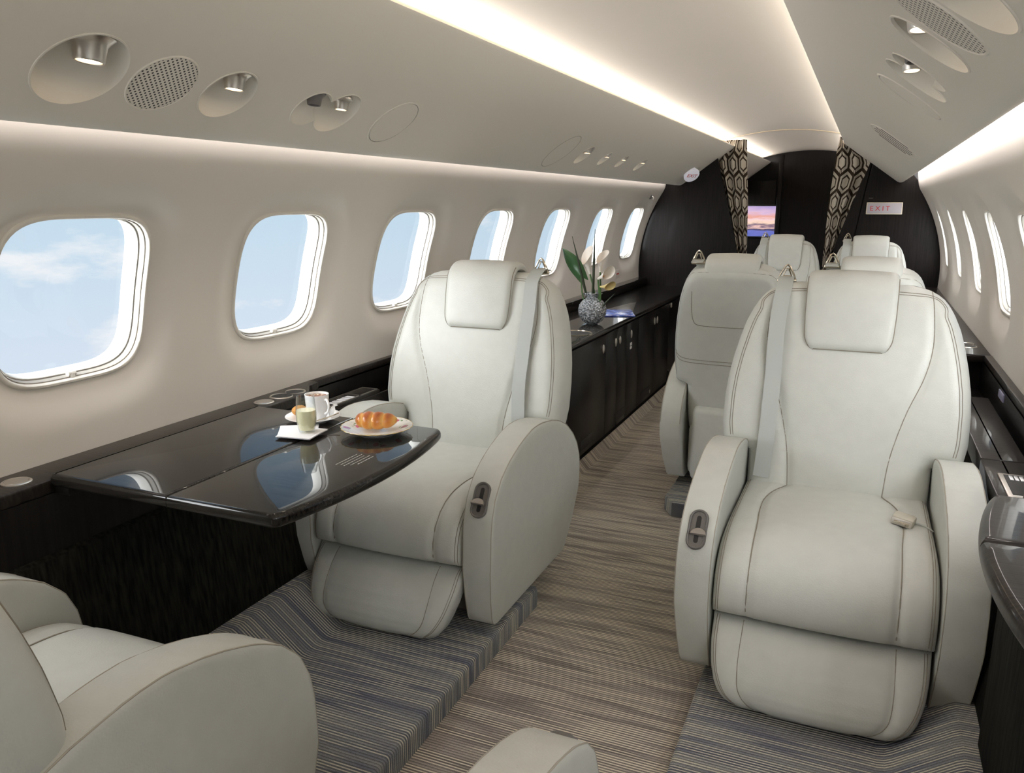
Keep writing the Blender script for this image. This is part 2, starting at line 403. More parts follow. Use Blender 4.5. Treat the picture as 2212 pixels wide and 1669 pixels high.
# ---- floor, platforms, ramps
def plane_x(name, prof, y0, y1, m, kind=True, ny=2, M=None):
    o = MB().loft([[(p[0], y, p[1]) for y in np.linspace(y0, y1, ny)] for p in prof], closed=False).build(name, m, angle=60)
    return struct(o) if kind else o
plane_x('floor', [(-.95, 0), (.95, 0)], Y0, YE, CARPET_A)
def step_prof(s, x0, zt=.065):
    r = .010; out = [(s*x0, 0.0)]
    for k in range(5): a = PI/2*k/4; out.append((s*(x0+r-r*math.cos(a)), zt-r+r*math.sin(a)))
    out += [(s*.70, zt), (s*.715, zt+.003), (s*.73, zt+.012), (s*.838, .158), (s*.852, .166), (s*.90, .168)]
    return out
def platform(name, s, x0, y0, y1):
    pr = step_prof(s, x0)
    mb = MB(); ysl = [y0, y1]
    mb.loft([[(p[0], y, p[1]) for y in ysl] for p in pr], closed=False)
    for y in ysl: mb.add([(p[0], y, p[1]) for p in pr]+[(s*.90, y, 0)], [list(range(len(pr)+1))])
    return struct(mb.build(name, CARPET_P, angle=60))
platform('floor_platform_left', -1, .283, Y0, 2.19)
platform('floor_platform_right', 1, .285, Y0, 2.40)
pl = MB().slab([(-.055, 3.10), (.90, 3.10), (.90, 5.95), (-.10, 5.95), (-.10, 3.17)], 0, .065, .008)
struct(pl.build('floor_platform_front', CARPET_P))

# ---- lower side panels (dark fabric dado) and side ledges
for s in (-1, 1):
    y1 = 2.87 if s < 0 else YB
    struct(plane_x('baseboard_left' if s < 0 else 'baseboard_right', [(s*.888, .10), (s*.890, .17), (s*.915, .40), (s*.9165, .402), (s*.930, .52), (s*.946, .530), (s*.955, .530)], Y0, y1, FABRIC_BLK))

# ---- bulkhead with opening
def hull_half(s):                         # outline of the cabin section from the floor up to the ceiling centre
    pts = [(s*1.06, .0)] + [(wall_pt(s, 0, t)[0], wall_pt(s, 0, t)[2]) for t in np.linspace(T_LO, .70, 14)]
    return pts
def bulkhead():
    mb = MB(); th = .03
    for s, op in ((-1, [(-.30, .0), (-.30, .85), (-.335, 1.0), (-.40, 1.25), (-.47, 1.50), (-.50, 1.62), (-.52, 1.74)]),
                  (1, [(.35, .0), (.35, .85), (.385, 1.0), (.46, 1.25), (.53, 1.45), (.565, 1.56), (.60, 1.74)])):
        wall_ = [(s*1.09, 0), (s*1.09, .6)] + [((RW+.02)*s*math.cos(a), ZC+(RW+.02)*math.sin(a)) for a in np.linspace(.0, 1.0, 12)]
        out = wall_ + op[::-1]
        f = [(x, YB, z) for x, z in out]; b_ = [(x, YB+th, z) for x, z in out]; k = len(out)
        mb.add(f+b_, [list(range(k)), list(range(k, 2*k))[::-1]] + [[i, (i+1) % k, (i+1) % k+k, i+k] for i in range(k)])
    struct(mb.build('wall_front', BULK, smooth=False))
bulkhead()
# vestibule beyond: dark side partitions and end wall
struct(MB().box((-.98, YB+.4, 0), (-.95, YE, 1.40)).box((.95, YB+.03, 0), (.98, YE, 1.40)).box((-.98, YB+.03, 0), (-.95, YB+.4, 1.40)).build('wall_vestibule', BULK, smooth=False))
ew = MB().box((-1.1, YE, 0), (1.1, YE+.03, 1.85))
struct(ew.build('wall_end', BULK, smooth=False))
struct(MB().box((-.30, YE-.03, 0), (-.255, YE, 1.73), .006).box((-.90, YE-.012, .02), (-.31, YE, 1.48), .004).build('door_1', BULK))
# rear end behind the photographer
struct(MB().box((-1.1, Y0-.03, 0), (1.1, Y0, 1.85)).build('wall_rear', WALL, smooth=False))

# ------------------------------------------------------------------ padded panels
def spacing(width, r, n_in, ne=6):
    r = min(r, width*.45); e = [r*(1-math.cos(PI/2*k/ne)) for k in range(ne)]
    inn = list(np.linspace(r, width-r, n_in)); return np.array(e + inn + [width-x for x in e[::-1]])/width
def seg_dist(P, poly):
    """distance of points P (n,2) to a closed polyline"""
    A = poly; B = np.roll(poly, -1, 0); D = B-A; LL = (D**2).sum(1)+1e-12
    best = np.full(len(P), 1e9)
    for a, d, l in zip(A, D, LL):
        t = np.clip(((P-a)@d)/l, 0, 1); q = a+t[:, None]*d; best = np.minimum(best, np.sqrt(((P-q)**2).sum(1)))
    return best
def line_dist(P, poly):
    best = np.full(len(P), 1e9)
    for a, b in zip(poly, poly[1:]):
        d = b-a; t = np.clip(((P-a)@d)/((d**2).sum()+1e-12), 0, 1); q = a+t[:, None]*d; best = np.minimum(best, np.sqrt(((P-q)**2).sum(1)))
    return best
class Pad:
    """cushion over a 2-D domain lo(t)<=u<=hi(t), t0<=t<=t1; F(u, t, off) places a point, off along the outward front normal"""
    def __init__(s, lo, hi, t0, t1, F, T0, T1, r, Tb0=None, Tb1=None, rb=None, nu=26, nt=26, grooves=(), gd=.004, gw=.007, crown=0., round_pow=2., tsplit=None):
        s.lo, s.hi, s.t0, s.t1, s.F = lo, hi, t0, t1, F
        s.T0, s.T1, s.r = T0, T1, r; s.Tb0 = T0 if Tb0 is None else Tb0; s.Tb1 = T1 if Tb1 is None else Tb1; s.rb = rb or r
        s.gr = [np.array(g, float) for g in grooves]; s.gd, s.gw, s.crown = gd, gw, crown
        tt = np.linspace(t0, t1, 160)
        s.poly = np.array([(lo(t), t) for t in tt] + [(hi(t), t) for t in tt[::-1]])
        wid = max(hi(t)-lo(t) for t in tt)
        su = spacing(wid, max(r, s.rb), nu); st = t0+(t1-t0)*spacing(t1-t0, max(r, s.rb), nt)
        if tsplit: st = np.array(sorted(list(st)+list(tsplit)))
        s.U = np.array([[lo(t)+(hi(t)-lo(t))*u for u in su] for t in st]); s.Tt = np.array([[t]*len(su) for t in st])
        s.dmax = .5*min(wid, t1-t0)
        P = np.stack([s.U.ravel(), s.Tt.ravel()], 1); s.nu, s.nt = len(su), len(st)
        s.tf = s.thick(P, True).reshape(s.U.shape); s.tb = s.thick(P, False).reshape(s.U.shape)
    def thick(s, P, front=True):
        d = seg_dist(P, s.poly); r = s.r if front else s.rb; T0, T1 = (s.T0, s.T1) if front else (s.Tb0, s.Tb1)
        q = np.clip(d/r, 0, 1); T = T0+(T1-T0)*np.sqrt(np.maximum(0, 1-(1-q)**2))
        if front:
            if s.crown:
                T = T + s.crown*np.sqrt(np.clip(d/s.dmax, 0, 1))*q
            for g in s.gr: T = T - s.gd*np.exp(-(line_dist(P, g)/s.gw)**2)*np.minimum(1, q*2)
        return T
    def mesh(s):
        nu, nt = s.nu, s.nt; mb = MB(); V = []; Fc = []
        for j in range(nt):
            for i in range(nu): V.append(s.F(s.U[j, i], s.Tt[j, i], s.tf[j, i]))
        for j in range(nt):
            for i in range(nu): V.append(s.F(s.U[j, i], s.Tt[j, i], -s.tb[j, i]))
        o = nu*nt
        for j in range(nt-1):
            for i in range(nu-1):
                a = j*nu+i; Fc.append([a, a+1, a+nu+1, a+nu]); Fc.append([o+a, o+a+nu, o+a+nu+1, o+a+1])
        ring = [i for i in range(nu)] + [j*nu+nu-1 for j in range(1, nt)] + [(nt-1)*nu+i for i in range(nu-2, -1, -1)] + [j*nu for j in range(nt-2, 0, -1)]
        k = len(ring)
        for q in range(k):
            a, b = ring[q], ring[(q+1) % k]
            Fc.append([a, o+a, o+b, b])
        mb.add(V, Fc); return mb
    def build(s, name, m, parent): return s.mesh().build(name, m, parent, angle=60)
    def curve(s, pts, lift=.0004, front=True):
        P = np.array(pts, float); T = s.thick(P, front)
        return [s.F(p[0], p[1], (t+lift) if front else -(t+lift)) for p, t in zip(P, T)]
def near_gr(pts, n=8): return [tuple(p) for p in spline(pts, n)]
def mapf(pts):                            # piecewise linear function
    X = [p[0] for p in pts]; Y = [p[1] for p in pts]; return lambda t: float(np.interp(t, X, Y))

# ------------------------------------------------------------------ executive seat (local: faces -Y, x to the occupant's left as seen from the front right)
PIPE = mat('piping_leather', (.36, .33, .27), .6)
def seam(pts, r, parent, name='stitching', m=None): return MB().tube(pts, r, 5).build(name, m or STITCH, parent)
def build_seat(name, sg):
    """sg = +1: belt shoulder and recline control at +x"""
    root = empty(name)
    # ---- leg rest
    def Fl(u, t, off):                    # t = height
        y = float(np.interp(t, [.068, .076, .088, .10, .115, .135, .16, .19, .22, .25, .264], [-.352, -.374, -.388, -.395, -.398, -.395, -.385, -.368, -.345, -.318, -.304]))+.022*(u/.25)**2-.010
        return (u, y-off, t)
    wl = mapf([(.068, .150), (.072, .165), (.080, .181), (.092, .196), (.11, .210), (.135, .222), (.17, .233), (.21, .239), (.264, .242)])
    g = [near_gr([(x*.168, .262), (x*.168, .18), (x*.160, .13), (x*.13, .095), (x*.10, .080)]) for x in (-1, 1)]
    g2 = [near_gr([(x*.232, .262), (x*.230, .21), (x*.219, .16), (x*.197, .12), (x*.17, .095)]) for x in (-1, 1)]
    pad = Pad(lambda t: -wl(t), wl, .068, .264, Fl, .022, .046, .036, nu=54, nt=30, grooves=g, gd=.005, gw=.010)
    lr = pad.build('leg_rest', LEATHER, root)
    for q in g: seam(pad.curve(q[:-6], .0000), .0011, lr)
    for q in g2: seam(pad.curve(q, .0003), .0010, lr); seam(pad.curve([(a*.975, b) for a, b in q], .0003), .0008, lr)
    # ---- seat cushion: profile runs forward along the top and down over the front edge
    prof = spline([(.22, .385), (.10, .388), (-.05, .392), (-.17, .393), (-.245, .383), (-.288, .355), (-.300, .318), (-.296, .285)], 10)
    PR = np.array(prof); dl = np.r_[0, np.cumsum(np.linalg.norm(np.diff(PR, axis=0), axis=1))]; LT = dl[-1]
    def Fc_(u, t, off):
        t = min(max(t, 0), LT); y = np.interp(t, dl, PR[:, 0]); z = np.interp(t, dl, PR[:, 1]); e = .012
        ya, yb = np.interp([t-e, t+e], dl, PR[:, 0]); za, zb = np.interp([t-e, t+e], dl, PR[:, 1]); n_ = math.hypot(yb-ya, zb-za)+1e-9
        ny, nz = (zb-za)/n_, -(yb-ya)/n_     # outward: up on top, forward at the front
        y += -.012*(1-(u/.25)**2)*min(1, t/LT*1.3)
        return (u, y+ny*off, z+nz*off)
    hw = .2455
    g = [near_gr([(x*.118, .02), (x*.130, .07), (x*.158, .14), (x*.172, .22), (x*.172, .32), (x*.166, .42), (x*.163, LT)]) for x in (-1, 1)]
    pad = Pad(lambda t: -hw, lambda t: hw, 0, LT, Fc_, .034, .064, .028, Tb0=.03, Tb1=.045, nu=60, nt=50, grooves=g, gd=.007, gw=.011, crown=.012)
    cu = pad.build('seat_cushion', LEATHER, root)
    for q in g: seam(pad.curve([p for p in q if p[1] < LT-.004], .0014), .0016, cu)
    for x in (-1, 1):
        for d in (.229, .235): seam(pad.curve([(x*d, t) for t in np.linspace(.05, LT-.008, 44)], .0009), .0009, cu)
    # ---- shell under the cushion and carpeted swivel base
    MB().box((-.225, -.22, .125), (.225, .30, .345), .03, seg=3).box((-.20, .22, .11), (.20, .335, .43), .03, seg=3).build('seat_shell', LEATHER, root)
    MB().box((-.19, -.20, .002), (.19, .25, .128), .012).build('base', mat('seat_base_grey', (.36, .35, .31), .6), root)
    # ---- backrest
    X0, ZT = .42, 1.018
    def Fb(u, t, off):
        k = (t-.42)
        y = .245+k*.235-.030*(abs(u)/.33)**3-.012*math.sin(PI*min(1, max(0, (t-.42)/.45)))
        n_ = math.hypot(1, .235); return (u, y-off/n_, t+off*.235/n_)
    wb = mapf([(.33, .235), (.42, .243), (.525, .246), (.533, .300), (.545, .318), (.60, .327), (.68, .327), (.74, .322), (.80, .312), (.86, .298), (.90, .286), (.94, .268), (.965, .253), (.985, .236), (1.000, .214), (1.010, .190), (1.016, .160), (1.018, .14)])
    gs = [near_gr([(x*.122, .36), (x*.126, .43), (x*.136, .54), (x*.165, .66), (x*.203, .765), (x*.218, .85), (x*.213, .94), (x*.203, 1.012)]) for x in (-1, 1)]
    def edge(ins, z0=.565):               # line a little inside the outline
        zz = [z for z in np.linspace(z0, .93, 16)]
        a = [(wb(z)-ins, z) for z in zz]
        a += [(.268-ins*.9, .955), (.245-ins*.75, .985-ins*.3), (.215-ins*.5, 1.006-ins*.75), (.17, 1.015-ins), (.12, 1.017-ins)]
        return a
    pad = Pad(lambda t: -wb(t), wb, .33, ZT, Fb, .028, .085, .050, Tb0=.026, Tb1=.062, rb=.04, nu=62, nt=56, grooves=gs, gd=.007, gw=.012, crown=.014,
              tsplit=(.526, .534, .546, .56))
    ba = pad.build('backrest', LEATHER, root); padB = pad
    for q in gs: seam(pad.curve([p for p in q if p[1] < 1.008], .0001), .0014, ba)
    for x in (-1, 1):
        for ins in (.026, .033): seam(pad.curve([(x*a, b) for a, b in spline(edge(ins), 3)], .0003), .0010, ba)
    # rear panel seams (seen on the seats that face away)
    rp = [(-.21, .93), (-.212, .86), (-.205, .815), (-.185, .795), (-.13, .79), (0, .789), (.13, .79), (.185, .795), (.205, .815), (.212, .86), (.21, .93)]
    seam(pad.curve([tuple(p) for p in spline(rp, 6)], .0003, False), .0014, ba)
    for dz in (0, .014):
        rp = [(-.315, .665+dz), (-.29, .640+dz), (-.22, .630+dz), (0, .629+dz), (.22, .630+dz), (.29, .640+dz), (.315, .665+dz)]
        seam(pad.curve([tuple(p) for p in spline(rp, 6)], .0003, False), .0013, ba)
    for ins in (.012,):
        for x in (-1, 1): seam(pad.curve([(x*a, b) for a, b in edge(ins)], .0002, False), .0010, ba)
    # ---- headrest: pad on the front, folded over the top
    HT = [(-.0, .845), (0, .90)]
    hp = spline([(.0, .840), (.0, .90), (.0, .97), (.004, 1.012), (.030, 1.036), (.075, 1.036), (.112, 1.018), (.128, .985), (.128, .962)], 8)   # (back, z)
    HP = np.array(hp); hl = np.r_[0, np.cumsum(np.linalg.norm(np.diff(HP, axis=0), axis=1))]; HL = hl[-1]
    def front_y(z): return Fb(0, min(z, 1.01), .093)[1]
    base_y = lambda z: .245+(z-.42)*.235-.094
    def Fh(u, t, off):
        t = min(max(t, 0), HL); e = .01
        def P(q):
            q = min(max(q, 0), HL); return np.interp(q, hl, HP[:, 0]), np.interp(q, hl, HP[:, 1])
        a, z = P(t); a0, z0 = P(t-e); a1, z1 = P(t+e)
        A = Vector((base_y(z)+a, z)); d = Vector((base_y(z1)+a1-base_y(z0)-a0, z1-z0)); d.normalize()
        n_ = Vector((-d[1], d[0])); return (u, A[0]+n_[0]*off, A[1]+n_[1]*off)
    wh = mapf([(0, .095), (.006, .103), (.015, .110), (.03, .116), (.05, .1185), (.10, .121), (HL-.02, .122), (HL, .118)])
    pad = Pad(lambda t: -wh(t), wh, 0, HL, Fh, .006, .019, .018, Tb0=.004, Tb1=.006, nu=26, nt=44, crown=.006)
    he = pad.build('headrest', LEATHER, root)
    mb = MB(); q = [(x, t) for x, t in [(-wh(t)+.0015, t) for t in np.linspace(.20, .0, 20)]] + [(x, .0015) for x in np.linspace(-.088, .088, 12)] + [(wh(t)-.0015, t) for t in np.linspace(.0, .20, 20)]
    mb.tube(pad.curve(q, .0006), .0016, 5); mb.build('piping', STITCH, he)
    # ---- armrests
    yf = mapf([(.095, -.288), (.098, -.300), (.107, -.316), (.125, -.328), (.20, -.350), (.283, -.364), (.384, -.360), (.431, -.351), (.481, -.328), (.525, -.284), (.555, -.232), (.578, -.172), (.594, -.115), (.602, -.075), (.606, -.045)])
    yr = mapf([(.095, .25), (.107, .268), (.19, .322), (.29, .362), (.36, .370), (.41, .362), (.455, .340), (.50, .300), (.545, .240), (.576, .170), (.594, .10), (.602, .05), (.606, .0)])
    for x in (-1, 1):
        def Fa(u, t, off, x=x):
            lean = .006*math.sin(PI*(t-.1)/.5); tap = .016*max(0, (.30-t)/.2)
            return (x*(.288+lean-tap*(1 if off > 0 else 0)*.6)+x*off, u, t)
        pad = Pad(yf, yr, .095, .606, Fa, .0385, .0450, .014, nu=30, nt=34)
        ar = pad.build('armrest', LEATHER, root)
        ztop = list(np.linspace(.11, .604, 44))
        edge_ = [(yf(z), z) for z in ztop] + [(u, .606) for u in np.linspace(-.04, -.005, 4)] + [(yr(z), z) for z in ztop[::-1] if z > .36]
        for sd in (1, -1):
            seam([Fa(u+.0015, t-.001, sd*.0412) for u, t in edge_], .0016, ar, 'piping', PIPE)
        if x == sg:
            # recline control let into the front face of the arm
            zc_ = .475; p0 = Vector(Fa(yf(.435), .435, 0)); p1 = Vector(Fa(yf(.515), .515, 0)); up = (p1-p0).normalized(); sx_ = Vector((1, 0, 0)); nn = sx_.cross(up); nn = nn if nn.y < 0 else -nn
            c0 = Vector(Fa(yf(.475), .475, 0)); M = Matrix((( *sx_, 0), (*up, 0), (*nn, 0), (0, 0, 0, 1))).transposed(); M.translation = c0-nn*.002
            def stad(hw_, hh, n_=12):
                return [(hw_*math.cos(a), hh-hw_+hw_*math.sin(a)) for a in np.linspace(0, PI, n_)] + [(hw_*math.cos(a), -(hh-hw_)+hw_*math.sin(a)) for a in np.linspace(PI, 2*PI, n_)]
            pl_ = MB(); L_ = lambda w_, h_, z: [(a, b, z) for a, b in stad(w_, h_)]
            pl_.loft([L_(.0235, .050, -.002), L_(.0235, .050, .004), L_(.0215, .048, .0065), L_(.0185, .045, .0055), L_(.0175, .044, .002), L_(.0165, .043, .002)], cap1=True, M=M)
            cp = pl_.build('recline_control', GREYPL, ar, angle=30)
            MB().loft([L_(.0055, .034, .0022), L_(.0055, .034, .0028)], cap1=True, M=M).build('slot_mark', DARK, cp)
            lv = MB(); hd = [(.019*math.cos(a), .019*math.sin(a)) for a in np.linspace(0, PI, 16)]
            Ml = M @ Matrix.Translation((-.004*sg, -.014, .002)) @ Matrix.Rotation(math.radians(-25), 4, 'X')
            lv.slab([(a, b-.004) for a, b in hd], .003, .011, .002, M=Ml); lv.build('lever', LEVER, cp)
    # ---- shoulder belt over the top of the backrest
    def P(u, t, l): return Vector(padB.F(u, t, float(padB.thick(np.array([[u, t]]), True)[0])+l))
    path = [(sg*.186, .990), (sg*.188, .96), (sg*.192, .90), (sg*.192, .82), (sg*.190, .74), (sg*.190, .66), (sg*.192, .58), (sg*.196, .50), (sg*.200, .448)]
    ctr = []
    for k, (u, t) in enumerate(path):
        ctr.append((u, t, .0035 + .030*math.sin(PI*min(1, max(0, (k-1)/(len(path)-2))))*.55))
    top = [(sg*.186, Vector((sg*.186, Fb(sg*.186, 1.0, 0)[1]+.035, 1.028))), (sg*.186, Vector((sg*.186, Fb(sg*.186, 1.0, 0)[1]-.02, 1.036)))]
    C3 = [top[0][1], top[1][1]] + [P(u, t, l) for u, t, l in ctr]
    C3 = [Vector(p) for p in spline(C3, 5)]
    hw_ = .0225; loops = []
    for i, p in enumerate(C3):
        d = (C3[min(i+1, len(C3)-1)]-C3[max(i-1, 0)]).normalized(); side = Vector((1, 0, 0)); side = (side-d*side.dot(d)).normalized(); nn = d.cross(side)*.0011
        loops.append([p-side*hw_-nn, p+side*hw_-nn, p+side*hw_+nn, p-side*hw_+nn])
    bl = MB().loft(loops, True, True, True).build('shoulder_belt', BELT, root, angle=30)
    gp = Vector((sg*.186, Fb(sg*.186, 1.0, 0)[1]-.004, 1.034))
    gd_ = MB(); gd_.tube([gp+Vector((a, 0, b)) for a, b in [(-.023, 0), (-.019, .009), (-.007, .032), (0, .038), (.007, .032), (.019, .009), (.023, 0), (.013, -.003), (-.013, -.003)]], .0032, 8, True)
    gd_.tube([gp+Vector((a, .006, b)) for a, b in [(-.012, .004), (-.004, .026), (.004, .026), (.012, .004)]], .003, 6, True)
    gd_.box(tuple(gp+Vector((-.028, -.004, -.016))), tuple(gp+Vector((.028, .008, -.004))), .003)
    gd_.build('belt_guide', CHROME, root)
    return root
seatP = build_seat('cabin_seat', 1)
seatM = build_seat('cabin_seat', -1)
def narrow(root, k, keep):
    """the slimmer double seats: cushions k times as wide, one armrest each on the outer side"""
    sh = .2455*(1-k)
    def edit(o, f):
        if o.type == 'MESH':
            for v in o.data.vertices: v.co.x = f(v.co.x)
        for ch in o.children: edit(ch, f)
    for ch in list(root.children):
        nm = ch.name.split('.')[0]
        if nm == 'armrest':
            sx_ = 1 if sum(v.co.x for v in ch.data.vertices) > 0 else -1
            if sx_ != keep:
                for g_ in [c2 for c1 in ch.children for c2 in c1.children] + list(ch.children) + [ch]: bpy.data.objects.remove(g_)
            else: edit(ch, lambda x, q=sx_: x-q*sh)
        elif nm in ('headrest',): edit(ch, lambda x: x*.84)
        elif nm in ('shoulder_belt', 'belt_guide'): edit(ch, lambda x, q=(1 if ch.data.vertices[0].co.x > 0 else -1): x-q*.052)
        else: edit(ch, lambda x: x*k)
    return root
NK = .70
GRP = 'cream leather cabin seats'
def place_seat(o, x, y, rz, z, label):
    o.location = (x, y, z); o.rotation_euler = (0, 0, rz); tag(o, label, 'seat', GRP); return o
SEATS = {}
SEATS['A'] = place_seat(seatP, -.602, 2.17, 0, 0, 'cream leather seat facing the black table laid with breakfast')
SEATS['B'] = place_seat(seatM, .555, 2.20, 0, 0, 'large cream leather seat at the right, facing the camera, belt buckle on its cushion')
SEATS['C'] = place_seat(copy_tree(seatM), -.600, .69, PI, 0, 'cream leather seat at the bottom left corner, seen over its back towards the table')
SEATS['D'] = place_seat(copy_tree(seatP), .535, .655, PI, 0, 'cream seat at the bottom edge of which only the rounded arm tip shows')
SEATS['E'] = place_seat(narrow(build_seat('cabin_seat', 1), NK, 1), .115, 3.60, PI, .0, 'cream seat seen from behind beside the aisle, its headrest rolled over the top')
SEATS['F'] = place_seat(narrow(build_seat('cabin_seat', 1), NK, -1), .605, 3.60, PI, .0, 'cream seat seen from behind, its top showing above the large right seat by the wall')
SEATS['G'] = place_seat(narrow(build_seat('cabin_seat', -1), NK, -1), .115, 5.10, 0, .0, 'far cream seat facing the camera next to the left curtain and the sunset screen')
SEATS['H'] = place_seat(narrow(build_seat('cabin_seat', -1), NK, 1), .605, 5.10, 0, .0, 'far cream seat facing the camera under the illuminated exit sign')
# seat D is reclined
Rm = Matrix.Translation((0, .18, .42)) @ Matrix.Rotation(math.radians(-24), 4, 'X') @ Matrix.Translation((0, -.18, -.42))
for ch in SEATS['D'].children:
    if ch.name.split('.')[0] in ('backrest', 'headrest', 'shoulder_belt', 'belt_guide'): ch.matrix_local = Rm @ ch.matrix_local
# seat C has its back a little further forward on its rails
for ch in SEATS['C'].children:
    if ch.name.split('.')[0] in ('backrest', 'headrest', 'shoulder_belt', 'belt_guide'): ch.location.y -= .085
for k in ('C', 'D'):
    for ch in [a_ for q in SEATS[k].children for a_ in q.children if a_.name.startswith('recline_control')]:
        ch.location.y += .006
        for lv in [a_ for a_ in ch.children if a_.name.startswith('lever')]: lv.location.y += .010
# lap-belt buckle on the right-hand seat
bk = MB(); Mb = Matrix.Translation((.172, -.055, .468)) @ Matrix.Rotation(math.radians(-14), 4, 'Z') @ Matrix.Rotation(math.radians(8), 4, 'Y')
bk.box((-.026, -.022, -.008), (.026, .024, .016), .006, M=Mb)
bko = bk.build('belt_buckle', mat('buckle_shell', (.50, .46, .38), .4), SEATS['B'])
mb = MB(); mb.box((-.024, -.0255, -.005), (.024, -.020, .012), .002, M=Mb); mb.build('buckle_plate', SATIN, bko)
mb = MB(); mb.box((-.018, -.0275, .000), (.018, -.0250, .007), .001, M=Mb); mb.build('release_bar', CHROME, bko)
mb = MB(); mb.tube([Mb @ Vector(p) for p in ((.024, .01, .002), (.045, .016, .0), (.068, .024, -.010))], .003, 6); mb.build('lap_strap', BELT, bko)

# ------------------------------------------------------------------ overhead fixtures
LAMP_EMIT = mat('lamp_lens', (.9, .8, .7), .3, emit=(1.0, .74, .46), estr=8)
def perf_nodes(nt, b):
    N = nt.nodes.new; L = nt.links.new
    tc = N('ShaderNodeTexCoord'); mp = N('ShaderNodeMapping'); mp.inputs['Scale'].default_value = (1/.0080,)*3; mp.inputs['Rotation'].default_value = (0, 0, PI/4)
    L(tc.outputs['Object'], mp.inputs[0])
    fr = N('ShaderNodeVectorMath'); fr.operation = 'FRACTION'; L(mp.outputs[0], fr.inputs[0])
    sb = N('ShaderNodeVectorMath'); sb.operation = 'SUBTRACT'; sb.inputs[1].default_value = (.5, .5, 0); L(fr.outputs[0], sb.inputs[0])
    mu = N('ShaderNodeVectorMath'); mu.operation = 'MULTIPLY'; mu.inputs[1].default_value = (1, 1, 0); L(sb.outputs[0], mu.inputs[0])
    ln = N('ShaderNodeVectorMath'); ln.operation = 'LENGTH'; L(mu.outputs[0], ln.inputs[0])
    lt = N('ShaderNodeMath'); lt.operation = 'LESS_THAN'; lt.inputs[1].default_value = .27; L(ln.outputs['Value'], lt.inputs[0])
    mx = N('ShaderNodeMixRGB'); mx.inputs[1].default_value = (.68, .64, .565, 1); mx.inputs[2].default_value = (.03, .025, .02, 1); L(lt.outputs[0], mx.inputs[0]); L(mx.outputs[0], b.inputs['Base Color'])
PERF = mat('perforated_speaker_cover', rough=.55, build=perf_nodes)
def psu_frame(s, y, t=FT):
    """matrix whose x = aft-to-front, y = up the panel, z = out into the cabin"""
    o = Vector(psu_pt(s, y, t)); ax = Vector((0, 1, 0)); ay = (Vector(psu_pt(s, y, t+.1))-o).normalized(); az = -(Vector(psu_pt(s, y, t, .1))-o).normalized()
    M = Matrix(((*ax, 0), (*ay, 0), (*az, 0), (0, 0, 0, 1))).transposed(); M.translation = o; return M
def rim(M, r, w, name, root, m=PSUM, h=.0015, outline=None):
    K = 64; f = outline or (lambda a: r)
    lp = lambda k, z: [((f(2*PI*i/K)+k)*math.cos(2*PI*i/K), (f(2*PI*i/K)+k)*math.sin(2*PI*i/K), z) for i in range(K)]
    return MB().loft([lp(w, -.001), lp(w*.8, h), lp(0, h), lp(-.0015, -.003)]).build(name, m, root)
def lamp_unit(root, M, s, down, lit=True, sc=1., power=9, name='lamp_housing'):
    """gimbal lamp hanging from the upper part of the bowl, aimed down; local frame of the fixture"""
    R = M.to_3x3(); d = (R.inverted() @ Vector(down)).normalized()     # aim in fixture frame
    c = Vector((0, .034*sc, (-.014 if s < 0 else -.027)*sc)); z = d; x = z.orthogonal().normalized(); y = z.cross(x)
    Q = Matrix(((*x, 0), (*y, 0), (*z, 0), (0, 0, 0, 1))).transposed(); Q.translation = c
    k = sc
    MB().lathe([(.001, -.022*k), (.020*k, -.022*k), (.030*k, -.014*k), (.031*k, -.006*k), (.026*k, -.002*k), (.021*k, .004*k), (.0185*k, .022*k), (.0175*k, .024*k), (.0155*k, .023*k), (.0150*k, .016*k), (.001, .016*k)], 28, M=Q).build(name, SATIN if lit else GREYPL, root)
    lens = MB().lathe([(.0001, .0195*k), (.0150*k, .0195*k), (.0151*k, .0165*k)], 20, M=Q).build('lamp_lens' if lit else 'air_outlet', LAMP_EMIT if lit else DARK, root)
    if lit:
        l = bpy.data.lights.new('reading_spot', 'SPOT'); l.energy = power; l.color = (1.0, .86, .70); l.spot_size = math.radians(95); l.spot_blend = .8; l.shadow_soft_size = .015
        lo = bpy.data.objects.new('reading_spot', l); C.objects.link(lo); lo.parent = root
        zz = -z; xx = zz.orthogonal().normalized(); yy = zz.cross(xx); Q2 = Matrix(((*xx, 0), (*yy, 0), (*zz, 0), (0, 0, 0, 1))).transposed(); Q2.translation = c+z*.026*k; lo.matrix_local = Q2
SIDE = {-1: 'left', 1: 'right'}
LBL = {('lamp', 1.02, -1): 'largest round recessed ceiling lamp at the upper left corner', ('lamp', 1.362, -1): 'round recessed ceiling lamp just right of the round speaker grille, upper left',
       ('combo', 1.69, -1): 'double recessed ceiling fixture with one lit lamp and one dark air outlet, upper left',
       ('lamp', 3.645, -1): 'small lit ceiling lamp nearest the faint ring outline, above the vase of lilies', ('lamp', 3.965, -1): 'second of the small far ceiling lamps above the fourth window row',
       ('lamp', 4.265, -1): 'third of the small far ceiling lamps on the left panel', ('lamp', 4.655, -1): 'small far ceiling lamp closest to the left exit disc',
       ('lamp', 1.02, 1): 'recessed oval ceiling fixture cut off by the top right corner', ('lamp', 1.362, 1): 'lit recessed ceiling lamp under the speaker grille at the top right',
       ('combo', 1.69, 1): 'double recessed ceiling fixture with bright lamp on the right panel, above the blank oval cover'}
